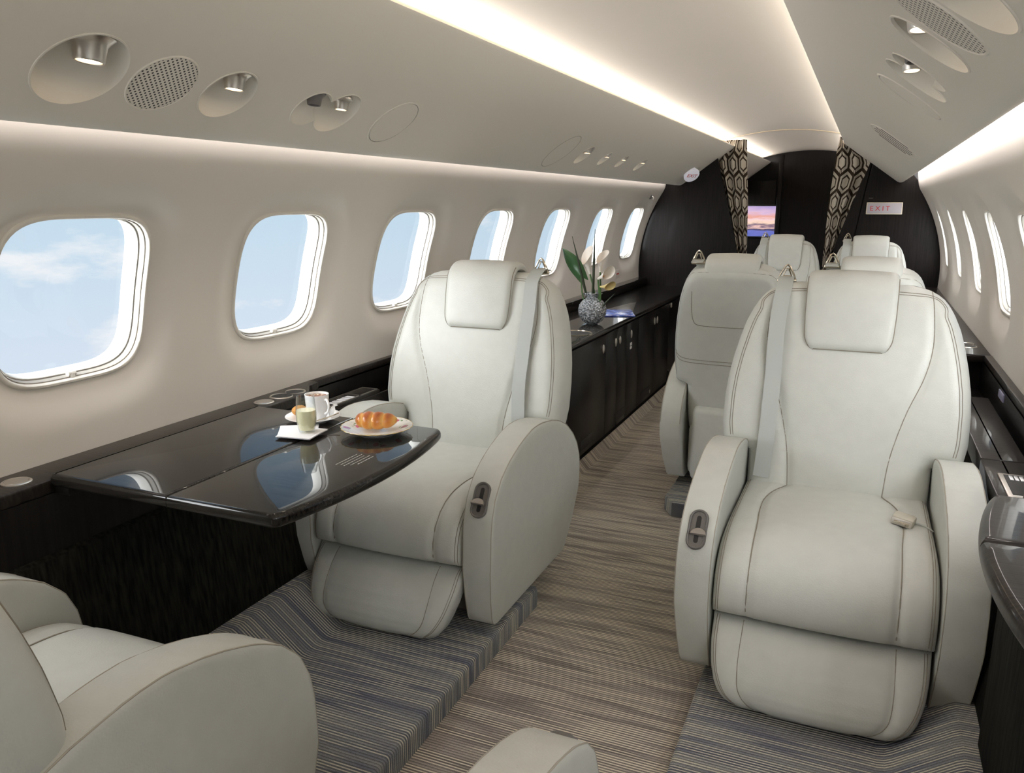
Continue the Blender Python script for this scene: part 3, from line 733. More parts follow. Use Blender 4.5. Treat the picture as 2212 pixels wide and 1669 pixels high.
for s in (-1, 1):
    for k, y, r in FIX:
        if s > 0 and y > 3.4: continue
        M = psu_frame(s, y)
        lab = LBL.get((k, y, s))
        if k in ('lamp', 'combo'):
            root = empty('recessed_ceiling_lamp', label=lab, cat='ceiling lamp', group='recessed lamps in the side ceiling panels'); root.matrix_world = M
            f = combo_r if k == 'combo' else (lambda a, r=r: r)
            K = 64; sc = r/.08
            dp = .052 if k == 'lamp' else .045
            dp *= (r/.075)
            def bl(q, z, sh=0.): return [((f(2*PI*i/K)*q)*math.cos(2*PI*i/K), (f(2*PI*i/K)*q)*math.sin(2*PI*i/K)+sh, z) for i in range(K)]
            lp = [bl(1., 0)] + [bl(math.cos(a)*.985, -dp*math.sin(a), .010*math.sin(a)) for a in np.linspace(.12, PI/2-.06, 9)]
            bw = MB().loft(lp, True, False, True).build('recess_bowl', PSUM, root)
            rim(M, r, .0035, 'rim', root, outline=f)
            if k == 'lamp': lamp_unit(root, M, s, (s*.05, -.12, -1), True, 1.12*(r/.07), power=1.4*(r/.08))
            else:
                for yy, lit in ((-.062, False), (.045, True)):
                    Mo = M @ Matrix.Translation((0, 0, 0))
                    sub = empty('lamp_unit' if lit else 'air_nozzle'); sub.parent = root; sub.location = (yy, 0, 0)
                    lamp_unit(sub, M, s, (s*.05, -.12, -1), lit, .85, power=1.1)
        elif k == 'speaker':
            root = empty('ceiling_speaker', label='round perforated speaker grille on the %s ceiling panel' % SIDE[s], cat='speaker'); root.matrix_world = M
            MB().lathe([(.0001, .0012), (r-.004, .0012), (r-.003, .0004)], 56).build('grille', PERF, root)
            MB().lathe([(r-.003, .0003), (r-.002, .0022), (r, .0022), (r+.002, -.001)], 56).build('rim', PSUM, root)
        elif k == 'blank':
            root = empty('access_cover', label='plain round cover by the double lamp fixture, %s ceiling panel' % SIDE[s], cat='cover'); root.matrix_world = M
            MB().lathe([(.0001, .0012), (r-.008, .0012), (r-.0065, -.001)], 64).build('disc', PSUM, root)
            MB().lathe([(r-.0055, -.001), (r-.005, .0016), (r-.001, .0018), (r+.001, -.001)], 64).build('rim', PSUM, root)
            MB().lathe([(r-.0068, .0004), (r-.0052, .0004)], 64).build('gap', GREYPL, root)
        elif k == 'hatch' and s < 0:
            root = empty('access_cover', label='faint ring outline of a hatch before the far lamps, left ceiling panel', cat='cover'); root.matrix_world = M
            MB().lathe([(r-.0015, .0003), (r, .0012), (r+.0015, .0003)], 64).build('rim', mat('panel_seam', (.36, .33, .27), .6), root)
            MB().lathe([(.0001, .0006), (r-.002, .0006)], 48).build('disc', PSUM, root)
        else:
            root = empty('ceiling_vent', label='slatted oval vent at the front end of the right ceiling panel', cat='vent'); root.matrix_world = M
            MB().lathe([(r-.003, .0003), (r-.001, .0016), (r+.001, .0016), (r+.002, -.001)], 64, M=Matrix.Scale(1.95, 4, (1, 0, 0))).build('rim', PSUM, root)
            for q in range(5):
                yy = -.145+q*.070; hw_ = .086*math.sqrt(max(0, 1-(yy/.20)**2))
                MB().box((yy-.005, -hw_, -.001), (yy+.002, hw_, .0008), .0003).build('louvre', PSUM, root)
                MB().box((yy+.004, -hw_*.97, .0002), (yy+.009, hw_*.97, .0023)).build('slot_mark', GREYPL, root)  # raised dark bars stand in for the shade inside the vent openings

RED = mat('exit_red', (.45, .012, .012), .6)
def text(body, size, M, m, parent, name='lettering', spacing_=1.0, extr=.0006):
    cu = bpy.data.curves.new(name, 'FONT'); cu.body = body; cu.size = size; cu.extrude = extr; cu.align_x = 'CENTER'; cu.align_y = 'CENTER'; cu.space_character = spacing_
    cu.materials.append(m); o = bpy.data.objects.new(name, cu); C.objects.link(o)
    dg = bpy.context.evaluated_depsgraph_get(); me = bpy.data.meshes.new_from_object(o.evaluated_get(dg)); bpy.data.objects.remove(o)
    o = bpy.data.objects.new(name, me); C.objects.link(o)
    if not me.materials: me.materials.append(m)
    if parent: o.parent = parent
    o.matrix_local = M; return o
# round exit disc on the left panel
root = empty('exit_sign', label='small white oval disc with red EXIT lettering at the end of the left ceiling panel', cat='sign'); root.matrix_world = psu_frame(-1, 5.98, .135) @ Matrix.Rotation(-PI/2, 4, 'Z') @ Matrix.Rotation(PI, 4, 'Z') @ Matrix.Translation((0, 0, .034)) @ Matrix.Rotation(math.radians(-32), 4, 'X')
SIGNW = mat('sign_face', (.34, .31, .33), .5, emit=(.8, .75, .8), estr=.03)
MB().lathe([(.0001, .006), (.050, .006), (.057, .003), (.058, -.004), (.042, -.048)], 40).build('face', mat('sign_disc', (.80, .79, .84), .35, emit=(.9, .88, 1.), estr=.14), root)
text('EXIT', .040, Matrix.Translation((0, 0, .0065)) @ Matrix.Rotation(math.radians(-58), 4, 'Z'), RED, root)
# framed exit sign on the bulkhead
root = empty('exit_sign', (.672, YB-.002, 1.219), label='framed illuminated EXIT sign on the dark bulkhead to the right', cat='sign')
Ms = Matrix.Rotation(PI/2, 4, 'X')
MB().box((-.115, -.041, -.006), (.115, .041, .008), .003, M=Ms).build('frame', mat('sign_frame', (.62, .54, .40), .4), root)
MB().box((-.109, -.035, .006), (.109, .035, .0095), .001, M=Ms).build('face', SIGNW, root)
text('EXIT', .047, Matrix.Rotation(PI/2, 4, 'X') @ Matrix.Translation((-.028, -.002, .010)), RED, root, spacing_=1.45, extr=.0004)
MB().box((.566-.672, -.002, .068), (.594-.672, .004, .0705)).build('hook', GREYPL, root)

# ------------------------------------------------------------------ side consoles
def side_console(s):
    lab = 'long black lacquered side ledge with cup holder along the %s windows' % SIDE[s]
    root = empty('side_console', label=lab, cat='side console')
    def X(v): return s*v
    yend = 2.87 if s < 0 else YB-.01
    segs = [(Y0+.02, 1.98), (2.66, yend)] if s < 0 else [(Y0+.02, 1.98), (3.54, yend)]
    for a, b in segs:
        xa, xb = sorted((X(.944), X(.956))); MB().box((xa, a, .525), (xb, b, .656)).build('fascia', LACQS, root)
    def ledge(y0, y1, xin, name='ledge_top', z1=.686, z0=.655, xo=1.058):
        o = [(xin, y0), (xo, y0), (xo, y1), (xin, y1)]
        pts = [(X(a), b) for a, b in o]
        if s < 0: pts = pts[::-1]
        return MB().slab(pts, z0, z1, .010, seg=5).build(name, LACQ2, root)
    # front part up to the recess, with a curved end
    def curved(y0, y1, c, name):
        pts = [(.945, y0), (1.058, y0), (1.058, y1+c*.10)] + [(1.022-.0*k, y1+c*.10) for k in (0,)]
        cur = spline([(1.020, y1+c*.10), (1.012, y1+c*.05), (.985, y1+c*.01), (.960, y1-c*.03), (.947, y1-c*.09)], 6)
        pts += [tuple(p) for p in cur]; pts.append((.945, y1-c*.12))
        q = [(X(a), b) for a, b in pts]
        A = sum(q[i][0]*q[(i+1) % len(q)][1]-q[(i+1) % len(q)][0]*q[i][1] for i in range(len(q)))
        if A < 0: q = q[::-1]
        return MB().slab(q, .655, .686, .006, seg=4).build(name, LACQ2, root)
    wells = [(2.00, 2.62)] if s < 0 else [(2.00, 3.50)]
    cur = Y0+.02
    for a, b in wells:
        curved(cur, a, 1, 'ledge_top')
        # rim along the window and the well below it
        MB().box((min(X(1.030), X(1.058)), a+.09, .655), (max(X(1.030), X(1.058)), b+.0, .686), .004).build('ledge_rim', LACQ2, root)
        w = MB(); x0, x1 = sorted((X(.945), X(1.034)))
        w.box((x0, a-.05, .535), (x1, b+.05, .545)); xx = sorted((X(1.030), X(1.045))); w.box((xx[0], a-.05, .54), (xx[1], b+.05, .665))
        w.box((x0, a-.06, .535), (x1, a-.05, .66)); w.box((x0, b+.04, .535), (x1, b+.05, .66))
        w.build('storage_well', LACQS, root)
        xf = sorted((X(.947), X(.957))); MB().box((xf[0], a-.02, .53), (xf[1], b+.03, .600), .003).build('well_front', LACQ2, root)
        cur = b
    ledge(cur, yend, .945)
    return root
con = {s: side_console(s) for s in (-1, 1)}
def cup_ring(s, y, root):
    def pt(a):
        r1 = .033
        best = 0
        for dy, rr in ((-.032, .034), (.034, .031)):
            b = dy*math.sin(a); q = b*b-(dy*dy-rr*rr)
            if q >= 0: best = max(best, b+math.sqrt(q))
        return best*math.cos(a), best*math.sin(a)
    K = 56; P = [pt(2*PI*i/K) for i in range(K)]
    P = [tuple(np.mean([P[(i+j) % K] for j in (-1, 0, 1)], axis=0)) for i in range(K)]
    cx = s*.992; hold = MB().loft([[(cx+a*k, y+b*k, z) for a, b in P] for k, z in ((1.03, .6862), (1.0, .689), (.95, .689), (.93, .6868))])
    hold.build('cup_holder_ring', SATIN, root)
    MB().loft([[(cx+a*.95, y+b*.95, .6866) for a, b in P]], cap1=True).build('cup_holder_well', DARK, root)
def disc(s, x, y, root, name='outlet_cover', r=.029):
    M = Matrix.Translation((s*x, y, .686))
    MB().lathe([(r, 0), (r, .0025), (r-.002, .004), (r-.005, .0042), (r-.0055, .003), (r-.0065, .003), (r-.007, .0045), (.0001, .0052)], 40, M=M).build(name, SATIN, root)
cup_ring(-1, 1.915, con[-1]); disc(-1, .987, 1.800, con[-1]); disc(-1, .993, 1.045, con[-1])
cup_ring(1, 3.72, con[1])
# seat control box by the left seat and switch panels
def control_box(s, y0, y1, z, root):
    x0, x1 = sorted((s*.952, s*1.028))
    b = MB().box((x0, y0, z-.06), (x1, y1, z), .004).build('control_box', LACQ2, root)
    for a, c in ((y0+.10, y0+.27), (y0+.275, y1-.006)):
        xx0, xx1 = x0+.006, x1-.006
        fr = MB()
        for q in (((xx0, a, z), (xx1, a+.003, z+.0025)), ((xx0, c-.003, z), (xx1, c, z+.0025)), ((xx0, a, z), (xx0+.003, c, z+.0025)), ((xx1-.003, a, z), (xx1, c, z+.0025))): fr.box(*q)
        fr.build('panel_frame', SATIN, b)
    KEY = mat('switch_key', (.75, .74, .76), .35)
    for i in range(5):
        yy = y0+.135+i*.024; MB().box((x0+.036, yy, z), (x0+.068, yy+.017, z+.003), .001).build('switch_key', KEY, b)
control_box(-1, 1.97, 2.36, .612, con[-1])
b = MB().box((.903, 1.90, .545), (1.012, 2.338, .600), .004).build('control_box', LACQ2, con[1])
MB().box((.903, 2.342, .545), (1.012, 3.12, .600), .004).build('shelf_lid', LACQ2, con[1])
sw_root = MB().box((.925, 2.03, .600), (.995, 2.21, .6045), .003).build('control_frame', SATIN, b)
MB().box((.936, 2.045, .604), (.984, 2.195, .6062), .001).build('control_face', DARK, sw_root)
for q in range(3): MB().box((.945+q*.011, 2.15, .6062), (.953+q*.011, 2.185, .608), .001).build('switch_key', WHITE, sw_root)
MB().box((1.026, 2.94, .625), (1.031, 3.04, .650), .001).build('switch_panel', mat('lit_switch_blue', (.30, .29, .42), .4), con[1])

# ------------------------------------------------------------------ tables
def rounded(poly, r, n=6):
    out = []; k = len(poly)
    for i in range(k):
        p = np.array(poly[i][:2], float); a = np.array(poly[i-1][:2], float); b = np.array(poly[(i+1) % k][:2], float); rr = poly[i][2] if len(poly[i]) > 2 else r
        if rr <= 0: out.append(tuple(p)); continue
        u = (a-p)/np.linalg.norm(a-p); v = (b-p)/np.linalg.norm(b-p); q = p+u*rr; w = p+v*rr
        for j in range(n+1):
            t = j/n; out.append(tuple((1-t)**2*q+2*t*(1-t)*p+t*t*w))
    return out
def table(s, x_edge, x_in, lab, y0=1.083, y1=1.722):
    root = empty('fold_out_table', label=lab, cat='table')
    bow = [(0., 1.), (.12, .75), (.30, .25)]
    nb = 14; out = []
    def bx(y): t = (y-y0)/(y1-y0); return x_edge+.042*math.sin(PI*t)**.8
    def leaf(xa, xb_fn, name, last):
        ys = np.linspace(y0, y1, nb)
        if last: pts = [(xa, y0, 0)] + [(bx(y0), y0, .022)] + [(bx(y), y, 0) for y in ys[1:-1]] + [(bx(y1), y1, .022), (xa, y1, 0)]
        else: pts = [(xa, y0, 0.006), (xb_fn, y0, 0), (xb_fn, y1, 0), (xa, y1, .006)]
        P = rounded(pts, 0); q = [(s*-1*-a if False else a, b) for a, b in P]
        A = sum(q[i][0]*q[(i+1) % len(q)][1]-q[(i+1) % len(q)][0]*q[i][1] for i in range(len(q)))
        if A < 0: q = q[::-1]
        return MB().slab(q, .672, .700, .011, seg=6).build(name, LACQ, root, angle=50)
    return root, leaf, bx
root, leaf, bx = table(-1, -.358, -.95, 'glossy black fold-out table carrying the breakfast plate, cup and glass')
leaf(-.944, -.6205, 'inner_leaf', False); leaf(-.6195, None, 'outer_leaf', True)
MB().box((-.944, 1.09, .655), (-.90, 1.70, .672), .003).build('hinge_rail', LACQS, root)
inl = MB()
for k in range(5):                       # fine printed notice, five short lines
    x0 = -.432+k*.0105; a = 1.372+[.0, .004, .0, .010, .022][k]; e = 1.462-[.004, .0, .010, .002, .004][k]; y = a
    while y < e-.004:
        w_ = rnd.uniform(.004, .011); inl.add([(x0, y, .70025), (x0+.0022, y, .70025), (x0+.0022, min(y+w_, e), .70025), (x0, min(y+w_, e), .70025)], [[0, 1, 2, 3]]); y += w_+.0018
inl.build('printed_notice', mat('printed_white', (.6, .6, .58), .5), root, smooth=False)
# stowed table on the right side
def table_r():
    root = empty('fold_out_table', label='stowed glossy black table with rounded edge at the right side of the picture', cat='table')
    y0, y1 = 1.06, 1.74
    def bx(y): t = (y-y0)/(y1-y0); return .850-.052*math.sin(PI*min(1, max(0, t)))**.75
    def part(a, b, nm):
        ys = np.linspace(a, b, 12); pts = [(bx(y), y) for y in ys] + [(.944, b), (.944, a)]
        return MB().slab(pts[::-1], .658, .700, .018, seg=8).build(nm, LACQ2, root, angle=50)
    part(y0, 1.475, 'inner_leaf'); part(1.4765, y1, 'outer_leaf')
    MB().box((.876, 1.04, .17), (.943, 1.70, .655), .012).build('table_housing', FABRIC_BLK, root)
table_r()

# ------------------------------------------------------------------ breakfast
def thin_glass(tint, base, edge, rough=.03, diff=0., dcol=(.8, .8, .8), bump=None):
    def f(nt, b):
        N = nt.nodes.new; L = nt.links.new; out = nt.nodes['Material Output']
        tr = N('ShaderNodeBsdfTransparent'); tr.inputs[0].default_value = (*tint, 1)
        gl = N('ShaderNodeBsdfGlossy'); gl.inputs['Roughness'].default_value = rough
        lw = N('ShaderNodeLayerWeight'); lw.inputs[0].default_value = .5; pw = N('ShaderNodeMath'); pw.operation = 'POWER'; L(lw.outputs['Facing'], pw.inputs[0]); pw.inputs[1].default_value = 2.5
        fr = N('ShaderNodeMath'); fr.operation = 'MULTIPLY_ADD'; L(pw.outputs[0], fr.inputs[0]); fr.inputs[1].default_value = edge; fr.inputs[2].default_value = base
        mx = N('ShaderNodeMixShader'); L(fr.outputs[0], mx.inputs[0]); L(tr.outputs[0], mx.inputs[1]); L(gl.outputs[0], mx.inputs[2]); last = mx.outputs[0]
        if diff:
            d = N('ShaderNodeBsdfDiffuse'); d.inputs[0].default_value = (*dcol, 1)
            if bump:
                tc = N('ShaderNodeTexCoord'); v0 = N('ShaderNodeTexVoronoi'); v0.inputs['Scale'].default_value = bump; L(tc.outputs['Object'], v0.inputs['Vector'])
                c0 = N('ShaderNodeValToRGB'); L(v0.outputs['Distance'], c0.inputs[0]); c0.color_ramp.elements[0].color = (.95, .97, 1, 1); c0.color_ramp.elements[0].position = .15; c0.color_ramp.elements[1].color = (.16, .18, .20, 1); c0.color_ramp.elements[1].position = .6; L(c0.outputs[0], d.inputs[0]); m2 = N('ShaderNodeMixShader'); m2.inputs[0].default_value = diff; L(last, m2.inputs[1]); L(d.outputs[0], m2.inputs[2]); last = m2.outputs[0]
        if bump:
            tc = N('ShaderNodeTexCoord'); v = N('ShaderNodeTexVoronoi'); v.inputs['Scale'].default_value = bump; L(tc.outputs['Object'], v.inputs['Vector'])
            bp = N('ShaderNodeBump'); bp.inputs['Strength'].default_value = 1; bp.inputs['Distance'].default_value = .012; L(v.outputs['Distance'], bp.inputs['Height'])
            for q in (gl, lw): L(bp.outputs[0], q.inputs['Normal'])
        L(last, out.inputs[0])
    return f
GLASS = mat('clear_glass', build=thin_glass((.97, .98, .98), .05, .6))
JUICE = mat('pale_lemon_juice', (1.0, .94, .60), .25)
ZT_ = .7005
def floral_nodes(nt, b):
    N = nt.nodes.new; L = nt.links.new
    tc = N('ShaderNodeTexCoord'); sp = N('ShaderNodeVectorMath'); sp.operation = 'MULTIPLY'; sp.inputs[1].default_value = (1, 1, 0); L(tc.outputs['Object'], sp.inputs[0])
    ln = N('ShaderNodeVectorMath'); ln.operation = 'LENGTH'; L(sp.outputs[0], ln.inputs[0])
    cur = None
    def blend(fac, colsock_or_rgb, prev):
        m = N('ShaderNodeMixRGB'); L(fac, m.inputs[0])
        if hasattr(prev, 'links'): L(prev, m.inputs[1])
        else: m.inputs[1].default_value = (*prev, 1)
        if hasattr(colsock_or_rgb, 'links'): L(colsock_or_rgb, m.inputs[2])
        else: m.inputs[2].default_value = (*colsock_or_rgb, 1)
        return m.outputs[0]
    def rng(sock, a, b_, t0=0., t1=1.):
        m = N('ShaderNodeMapRange'); L(sock, m.inputs['Value']); m.inputs['From Min'].default_value = a; m.inputs['From Max'].default_value = b_; m.inputs['To Min'].default_value = t0; m.inputs['To Max'].default_value = t1; return m.outputs[0]
    def mul(a, b_): m = N('ShaderNodeMath'); m.operation = 'MULTIPLY'; L(a, m.inputs[0]); L(b_, m.inputs[1]); return m.outputs[0]
    ring = mul(rng(ln.outputs['Value'], .050, .054), rng(ln.outputs['Value'], .084, .081))
    v = N('ShaderNodeTexVoronoi'); v.inputs['Scale'].default_value = 33; L(sp.outputs[0], v.inputs['Vector'])
    v2 = N('ShaderNodeTexVoronoi'); v2.inputs['Scale'].default_value = 110; L(sp.outputs[0], v2.inputs['Vector'])
    hs = N('ShaderNodeSeparateColor'); L(v.outputs['Color'], hs.inputs[0])
    cr = N('ShaderNodeValToRGB'); cr.color_ramp.interpolation = 'CONSTANT'; L(hs.outputs[0], cr.inputs[0]); e = cr.color_ramp.elements
    e[0].position = 0; e[0].color = (.62, .04, .16, 1); e[1].position = .45; e[1].color = (.85, .55, .05, 1)
    for p, c in ((.6, (.75, .18, .30)), (.85, (.35, .04, .14))): q = e.new(p); q.color = (*c, 1)
    flower = mul(rng(v.outputs['Distance'], .34, .26), ring)
    gsel = N('ShaderNodeSeparateColor'); L(v2.outputs['Color'], gsel.inputs[0])
    leafm = mul(mul(rng(v2.outputs['Distance'], .42, .30), rng(gsel.outputs[1], .52, .55)), mul(ring, rng(v.outputs['Distance'], .62, .50)))
    c = blend(leafm, (.10, .22, .06), (.84, .84, .80)); c = blend(flower, cr.outputs[0], c)
    gold = rng(ln.outputs['Value'], .0865, .0875); c = blend(gold, (.75, .55, .22), c)
    L(c, b.inputs['Base Color'])
FLORAL = mat('floral_porcelain', rough=.15, coat=.6, build=floral_nodes)
root = empty('dinner_plate', (-.490, 1.628, ZT_), label='white plate with pink flowers and gilt rim under the croissant', cat='plate')
K = 96; sc_ = lambda r, i: r*(1+.012*math.sin(24*2*PI*i/K)*(1 if r > .07 else 0))
MB().loft([[(sc_(r, i)*math.cos(2*PI*i/K), sc_(r, i)*math.sin(2*PI*i/K), z) for i in range(K)] for r, z in
           ((.045, .0), (.046, .002), (.060, .006), (.086, .0135), (.0885, .0155), (.0880, .0165), (.084, .0155), (.060, .0085), (.050, .0045), (.02, .0035), (.001, .0035))], cap0=True).build('plate_body', FLORAL, root)
def crust_nodes(nt, b):
    N = nt.nodes.new; L = nt.links.new; tc = N('ShaderNodeTexCoord'); sx = N('ShaderNodeSeparateXYZ'); L(tc.outputs['Object'], sx.inputs[0])
    n = N('ShaderNodeTexNoise'); n.inputs['Scale'].default_value = 45; L(tc.outputs['Object'], n.inputs['Vector'])
    a = N('ShaderNodeAttribute'); a.attribute_name = 'ridge'
    m = N('ShaderNodeMath'); m.operation = 'MULTIPLY_ADD'; L(n.outputs[0], m.inputs[0]); m.inputs[1].default_value = .5; L(a.outputs['Fac'], m.inputs[2])
    cr = N('ShaderNodeValToRGB'); L(m.outputs[0], cr.inputs[0]); e = cr.color_ramp.elements; e[0].position = .25; e[0].color = (.72, .40, .10, 1); e[1].position = 1.15 if False else 1.0; e[1].color = (.38, .085, .012, 1)
    q = e.new(.62); q.color = (.62, .23, .035, 1); L(cr.outputs[0], b.inputs['Base Color'])
CRUST = mat('baked_crust', rough=.28, coat=.35, coat_rough=.2, build=crust_nodes)
def croissant():
    root_o = None; n = 70; loops = []; rid = []
    for j in range(n+1):
        t = j/n; u = -1+2*t; sx_ = .052*u; sy = .012*u*u; R = .0250*(max(0, 1-abs(u)**2.6))**.5*(1+.10*(-u))+.0015
        ph = (u*3.1+.25); lobe = abs(math.sin(ph*PI/1.55)); R *= .80+.20*lobe**.6
        rid.append(lobe); loops.append([(sx_+R*.10*math.cos(a), sy+R*math.cos(a), .024+R*.92*math.sin(a)*(1 if math.sin(a) > 0 else .85)) for a in np.linspace(0, 2*PI, 28, endpoint=False)])
    o = MB().loft(loops, cap0=True, cap1=True).build('croissant', CRUST)
    at = o.data.attributes.new('ridge', 'FLOAT', 'POINT'); 
    at.data.foreach_set('value', [min(1, rid[j]*.75*max(0, .3+.9*(loops[j][k][2]-.012)/.035)) for j in range(n+1) for k in range(28)])
    return o
cr_ = croissant(); cr_.location = (-.490, 1.622, ZT_+.004); cr_.rotation_euler = (0, 0, math.radians(20)); tag(cr_, 'golden brown glazed croissant on the flowered plate', 'croissant')
root = empty('saucer', (-.702, 1.655, ZT_), label='plain white oval saucer under the coffee cup', cat='saucer')
MB().lathe([(.0001, .001), (.036, .0), (.037, .002), (.055, .007), (.0705, .012), (.0715, .0133), (.069, .0133), (.052, .0085), (.034, .0045), (.0001, .0045)], 56).build('saucer_body', WHITE, root)
root = empty('coffee_cup', (-.690, 1.658, ZT_+.0045), label='white cup of cappuccino standing on the saucer', cat='cup')
MB().lathe([(.0001, .001), (.019, .0), (.020, .003), (.0245, .010), (.0285, .030), (.0305, .058), (.031, .066), (.0295, .066), (.0285, .058), (.0265, .030), (.020, .010), (.0001, .008)], 40).build('cup_body', WHITE, root)
def coffee_nodes(nt, b):
    N = nt.nodes.new; L = nt.links.new; tc = N('ShaderNodeTexCoord'); n = N('ShaderNodeTexNoise'); n.inputs['Scale'].default_value = 55; n.inputs['Distortion'].default_value = 1.2; L(tc.outputs['Object'], n.inputs['Vector'])
    cr = N('ShaderNodeValToRGB'); L(n.outputs[0], cr.inputs[0]); e = cr.color_ramp.elements; e[0].position = .46; e[0].color = (.72, .60, .48, 1); e[1].position = .54; e[1].color = (.20, .065, .025, 1); L(cr.outputs[0], b.inputs['Base Color'])
MB().lathe([(.0001, .0605), (.0288, .0600)], 36).build('coffee', mat('coffee_foam', rough=.6, build=coffee_nodes), root)
MB().tube([tuple(p) for p in spline([(.028, -.006, .054), (.040, -.012, .056), (.048, -.016, .044), (.044, -.014, .028), (.029, -.007, .018)], 6)], .0032, 8).build('handle', WHITE, root)
sp = MB().tube([tuple(p) for p in spline([(-.018, -.004, .0), (.0, .0, .001), (.035, .005, .004), (.062, .009, .009)], 5)], [.0016]*16, 6)
sp.add(*(lambda V: (V, [[i, (i+1) % 16, 16] for i in range(16)]))([( -.026+.011*math.cos(2*PI*i/16), -.005+.0075*math.sin(2*PI*i/16), .0025) for i in range(16)]+[(-.026, -.005, -.0005)]))
spo = sp.build('teaspoon', CHROME); spo.location = (-.655, 1.612, ZT_+.0135); spo.rotation_euler = (0, 0, math.radians(62)); tag(spo, 'small silver teaspoon on the saucer rim beside the cup', 'spoon')
pk = MB().loft([[(a*.010*w_, b, .004*w_*math.sin(q)+.002) for a, q in ((-1, 0), (0, 1.3), (1, 0), (0, -1.3))] for b, w_ in ((-.020, 1.2), (-.013, .35), (-.006, 1.), (.008, 1.), (.015, .35), (.022, 1.3))], cap0=True, cap1=True).build('sugar_packet', WHITE)
pk.location = (-.648, 1.665, ZT_+.026); pk.rotation_euler = (math.radians(68), math.radians(10), math.radians(-20)); tag(pk, 'twisted white sugar wrapper leaning against the cup', 'packet')
ck = MB(); nn_ = 26
ck.loft([[(.021*math.cos(a)*math.cos(b)*(1+.05*math.sin(5*a)), .021*math.sin(a)*math.cos(b)*(1+.04*math.cos(4*a)), .0165+.0135*math.sin(b)) for a in np.linspace(0, 2*PI, nn_, endpoint=False)] for b in np.linspace(-PI/2+.2, PI/2-.05, 12)], cap0=True, cap1=True)
cko = ck.build('pastry', mat('sugared_pastry', (.58, .27, .06), .6, bump=(190, .8, .004))); cko.location = (-.742, 1.652, ZT_+.006); tag(cko, 'small round golden pastry on the left of the saucer', 'pastry')
def napkin(name, x, y, rz, size, lab, z):
    r_ = bmesh.new(); bmesh.ops.create_grid(r_, x_segments=14, y_segments=14, size=size/2)
    V = [(v.co.x, v.co.y, .0022+.0018*math.sin(40*v.co.x+1)*math.cos(33*v.co.y)) for v in r_.verts]; F_ = [[v.index for v in f.verts] for f in r_.faces]; r_.free()
    k = len(V); V2 = V+[(a, b, c-.0026) for a, b, c in V]
    bd = [i for i in range(15)]
    m = MB().add(V, F_).add([(a, b, c-.0022) for a, b, c in V], F_).build(name, mat('paper_napkin', (.84, .84, .86), .8)); m.location = (x, y, z); m.rotation_euler = (0, 0, rz); return tag(m, lab, 'napkin')
napkin('paper_napkin', -.672, 1.555, math.radians(34), .095, 'lower white napkin sticking out to the left under the juice glass', ZT_+.0005)
napkin('paper_napkin', -.640, 1.528, math.radians(8), .092, 'upper white napkin directly under the juice glass', ZT_+.0045)
root = empty('juice_glass', (-.630, 1.535, ZT_+.0082), label='small tumbler of pale yellow juice on the napkins', cat='glass')
MB().lathe([(.0001, .0), (.0175, .0), (.0190, .003), (.0245, .030), (.0250, .048), (.0225, .078), (.0212, .090), (.0204, .090), (.0216, .078), (.0241, .048), (.0236, .030), (.018, .006), (.0001, .0055)], 40).build('tumbler', GLASS, root)
MB().lathe([(.0001, .0062), (.0178, .0066), (.0233, .030), (.0237, .048), (.0230, .055), (.0001, .055)], 36).build('juice', JUICE, root)

# ------------------------------------------------------------------ credenza
def credenza():
    root = empty('credenza', (0, 0, 0), label='long low black credenza below the left windows carrying the vase of lilies', cat='cabinet')
    y0, y1 = 2.90, YB-.01; xf = -.607
    MB().box((-1.05, y0, .045), (xf-.018, y1, .60), .002).build('carcass', LACQS, root)
    MB().slab([(xf-.001, y0), (xf-.001, y1), (-1.055, y1), (-1.055, y0)], .600, .625, .008).build('worktop', LACQ, root)
    MB().box((-1.060, y0, .625), (-.985, y1, .686), .006).build('back_ledge', LACQ, root)
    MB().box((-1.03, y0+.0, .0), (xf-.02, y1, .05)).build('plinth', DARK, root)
    ed = [y0+.003, 3.38, 3.96, 4.172, 4.36, 4.62, 5.03, 5.42, y1-.003]
    kn = {0: [3.34], 1: [3.908], 2: [4.132], 3: [4.213], 4: [4.445], 5: [5.00], 6: [5.07], 7: []}
    for i, (a, b) in enumerate(zip(ed, ed[1:])):
        d = MB().box((xf-.018, a+.0015, .052), (xf, b-.0015, .594), .002).build('door', LACQS, root)
        for ky in kn.get(i, []):
            M = Matrix.Translation((xf, ky, .526)) @ Matrix.Rotation(PI/2, 4, 'Y') @ Matrix.Scale(1.5, 4, (1, 0, 0))
            MB().lathe([(.0155, 0), (.0155, .003), (.013, .0055), (.0001, .0075)], 24, M=M).build('knob', SATIN, d)
        if i == 4:
            for p in range(2):
                for q in range(2): MB().box((xf, 4.425+p*.021, .440+q*.021), (xf+.003, 4.442+p*.021, .457+q*.021), .001).build('switch_key', WHITE, d)
        if i in (1, 3, 5):
            yc = (a+b)/2; MB().box((xf-.001, yc-.10, .075), (xf+.0015, yc+.10, .125), .001).build('air_grille', DARK, d)
        if i == 5: MB().lathe([(.012, 0), (.012, .004), (.0001, .006)], 18, M=Matrix.Translation((xf, 4.93, .085)) @ Matrix.Rotation(PI/2, 4, 'Y')).build('latch', SATIN, d)
    MB().box((-.613, 5.45, .560), (-.600, 5.475, .592), .003).build('lever_handle', SATIN, root)
    k = Matrix.Translation((-.70, 3.74, .6255))
    MB().lathe([(.085, .0), (.085, .004), (.080, .005), (.077, .001)], 40, M=k).build('sink_rim', CHROME, root)
    MB().lathe([(.079, .0012), (.0001, .0010)], 40, M=k).build('sink_bowl', DARK, root)
credenza()
o = MB().loft([[(-.625, y, .0), (-.600, y, .040), (-.595, y, .040), (-.560, y, .0)] for y in (2.6, YB)], closed=False).build('trim_4', CARPET_A); struct(o)

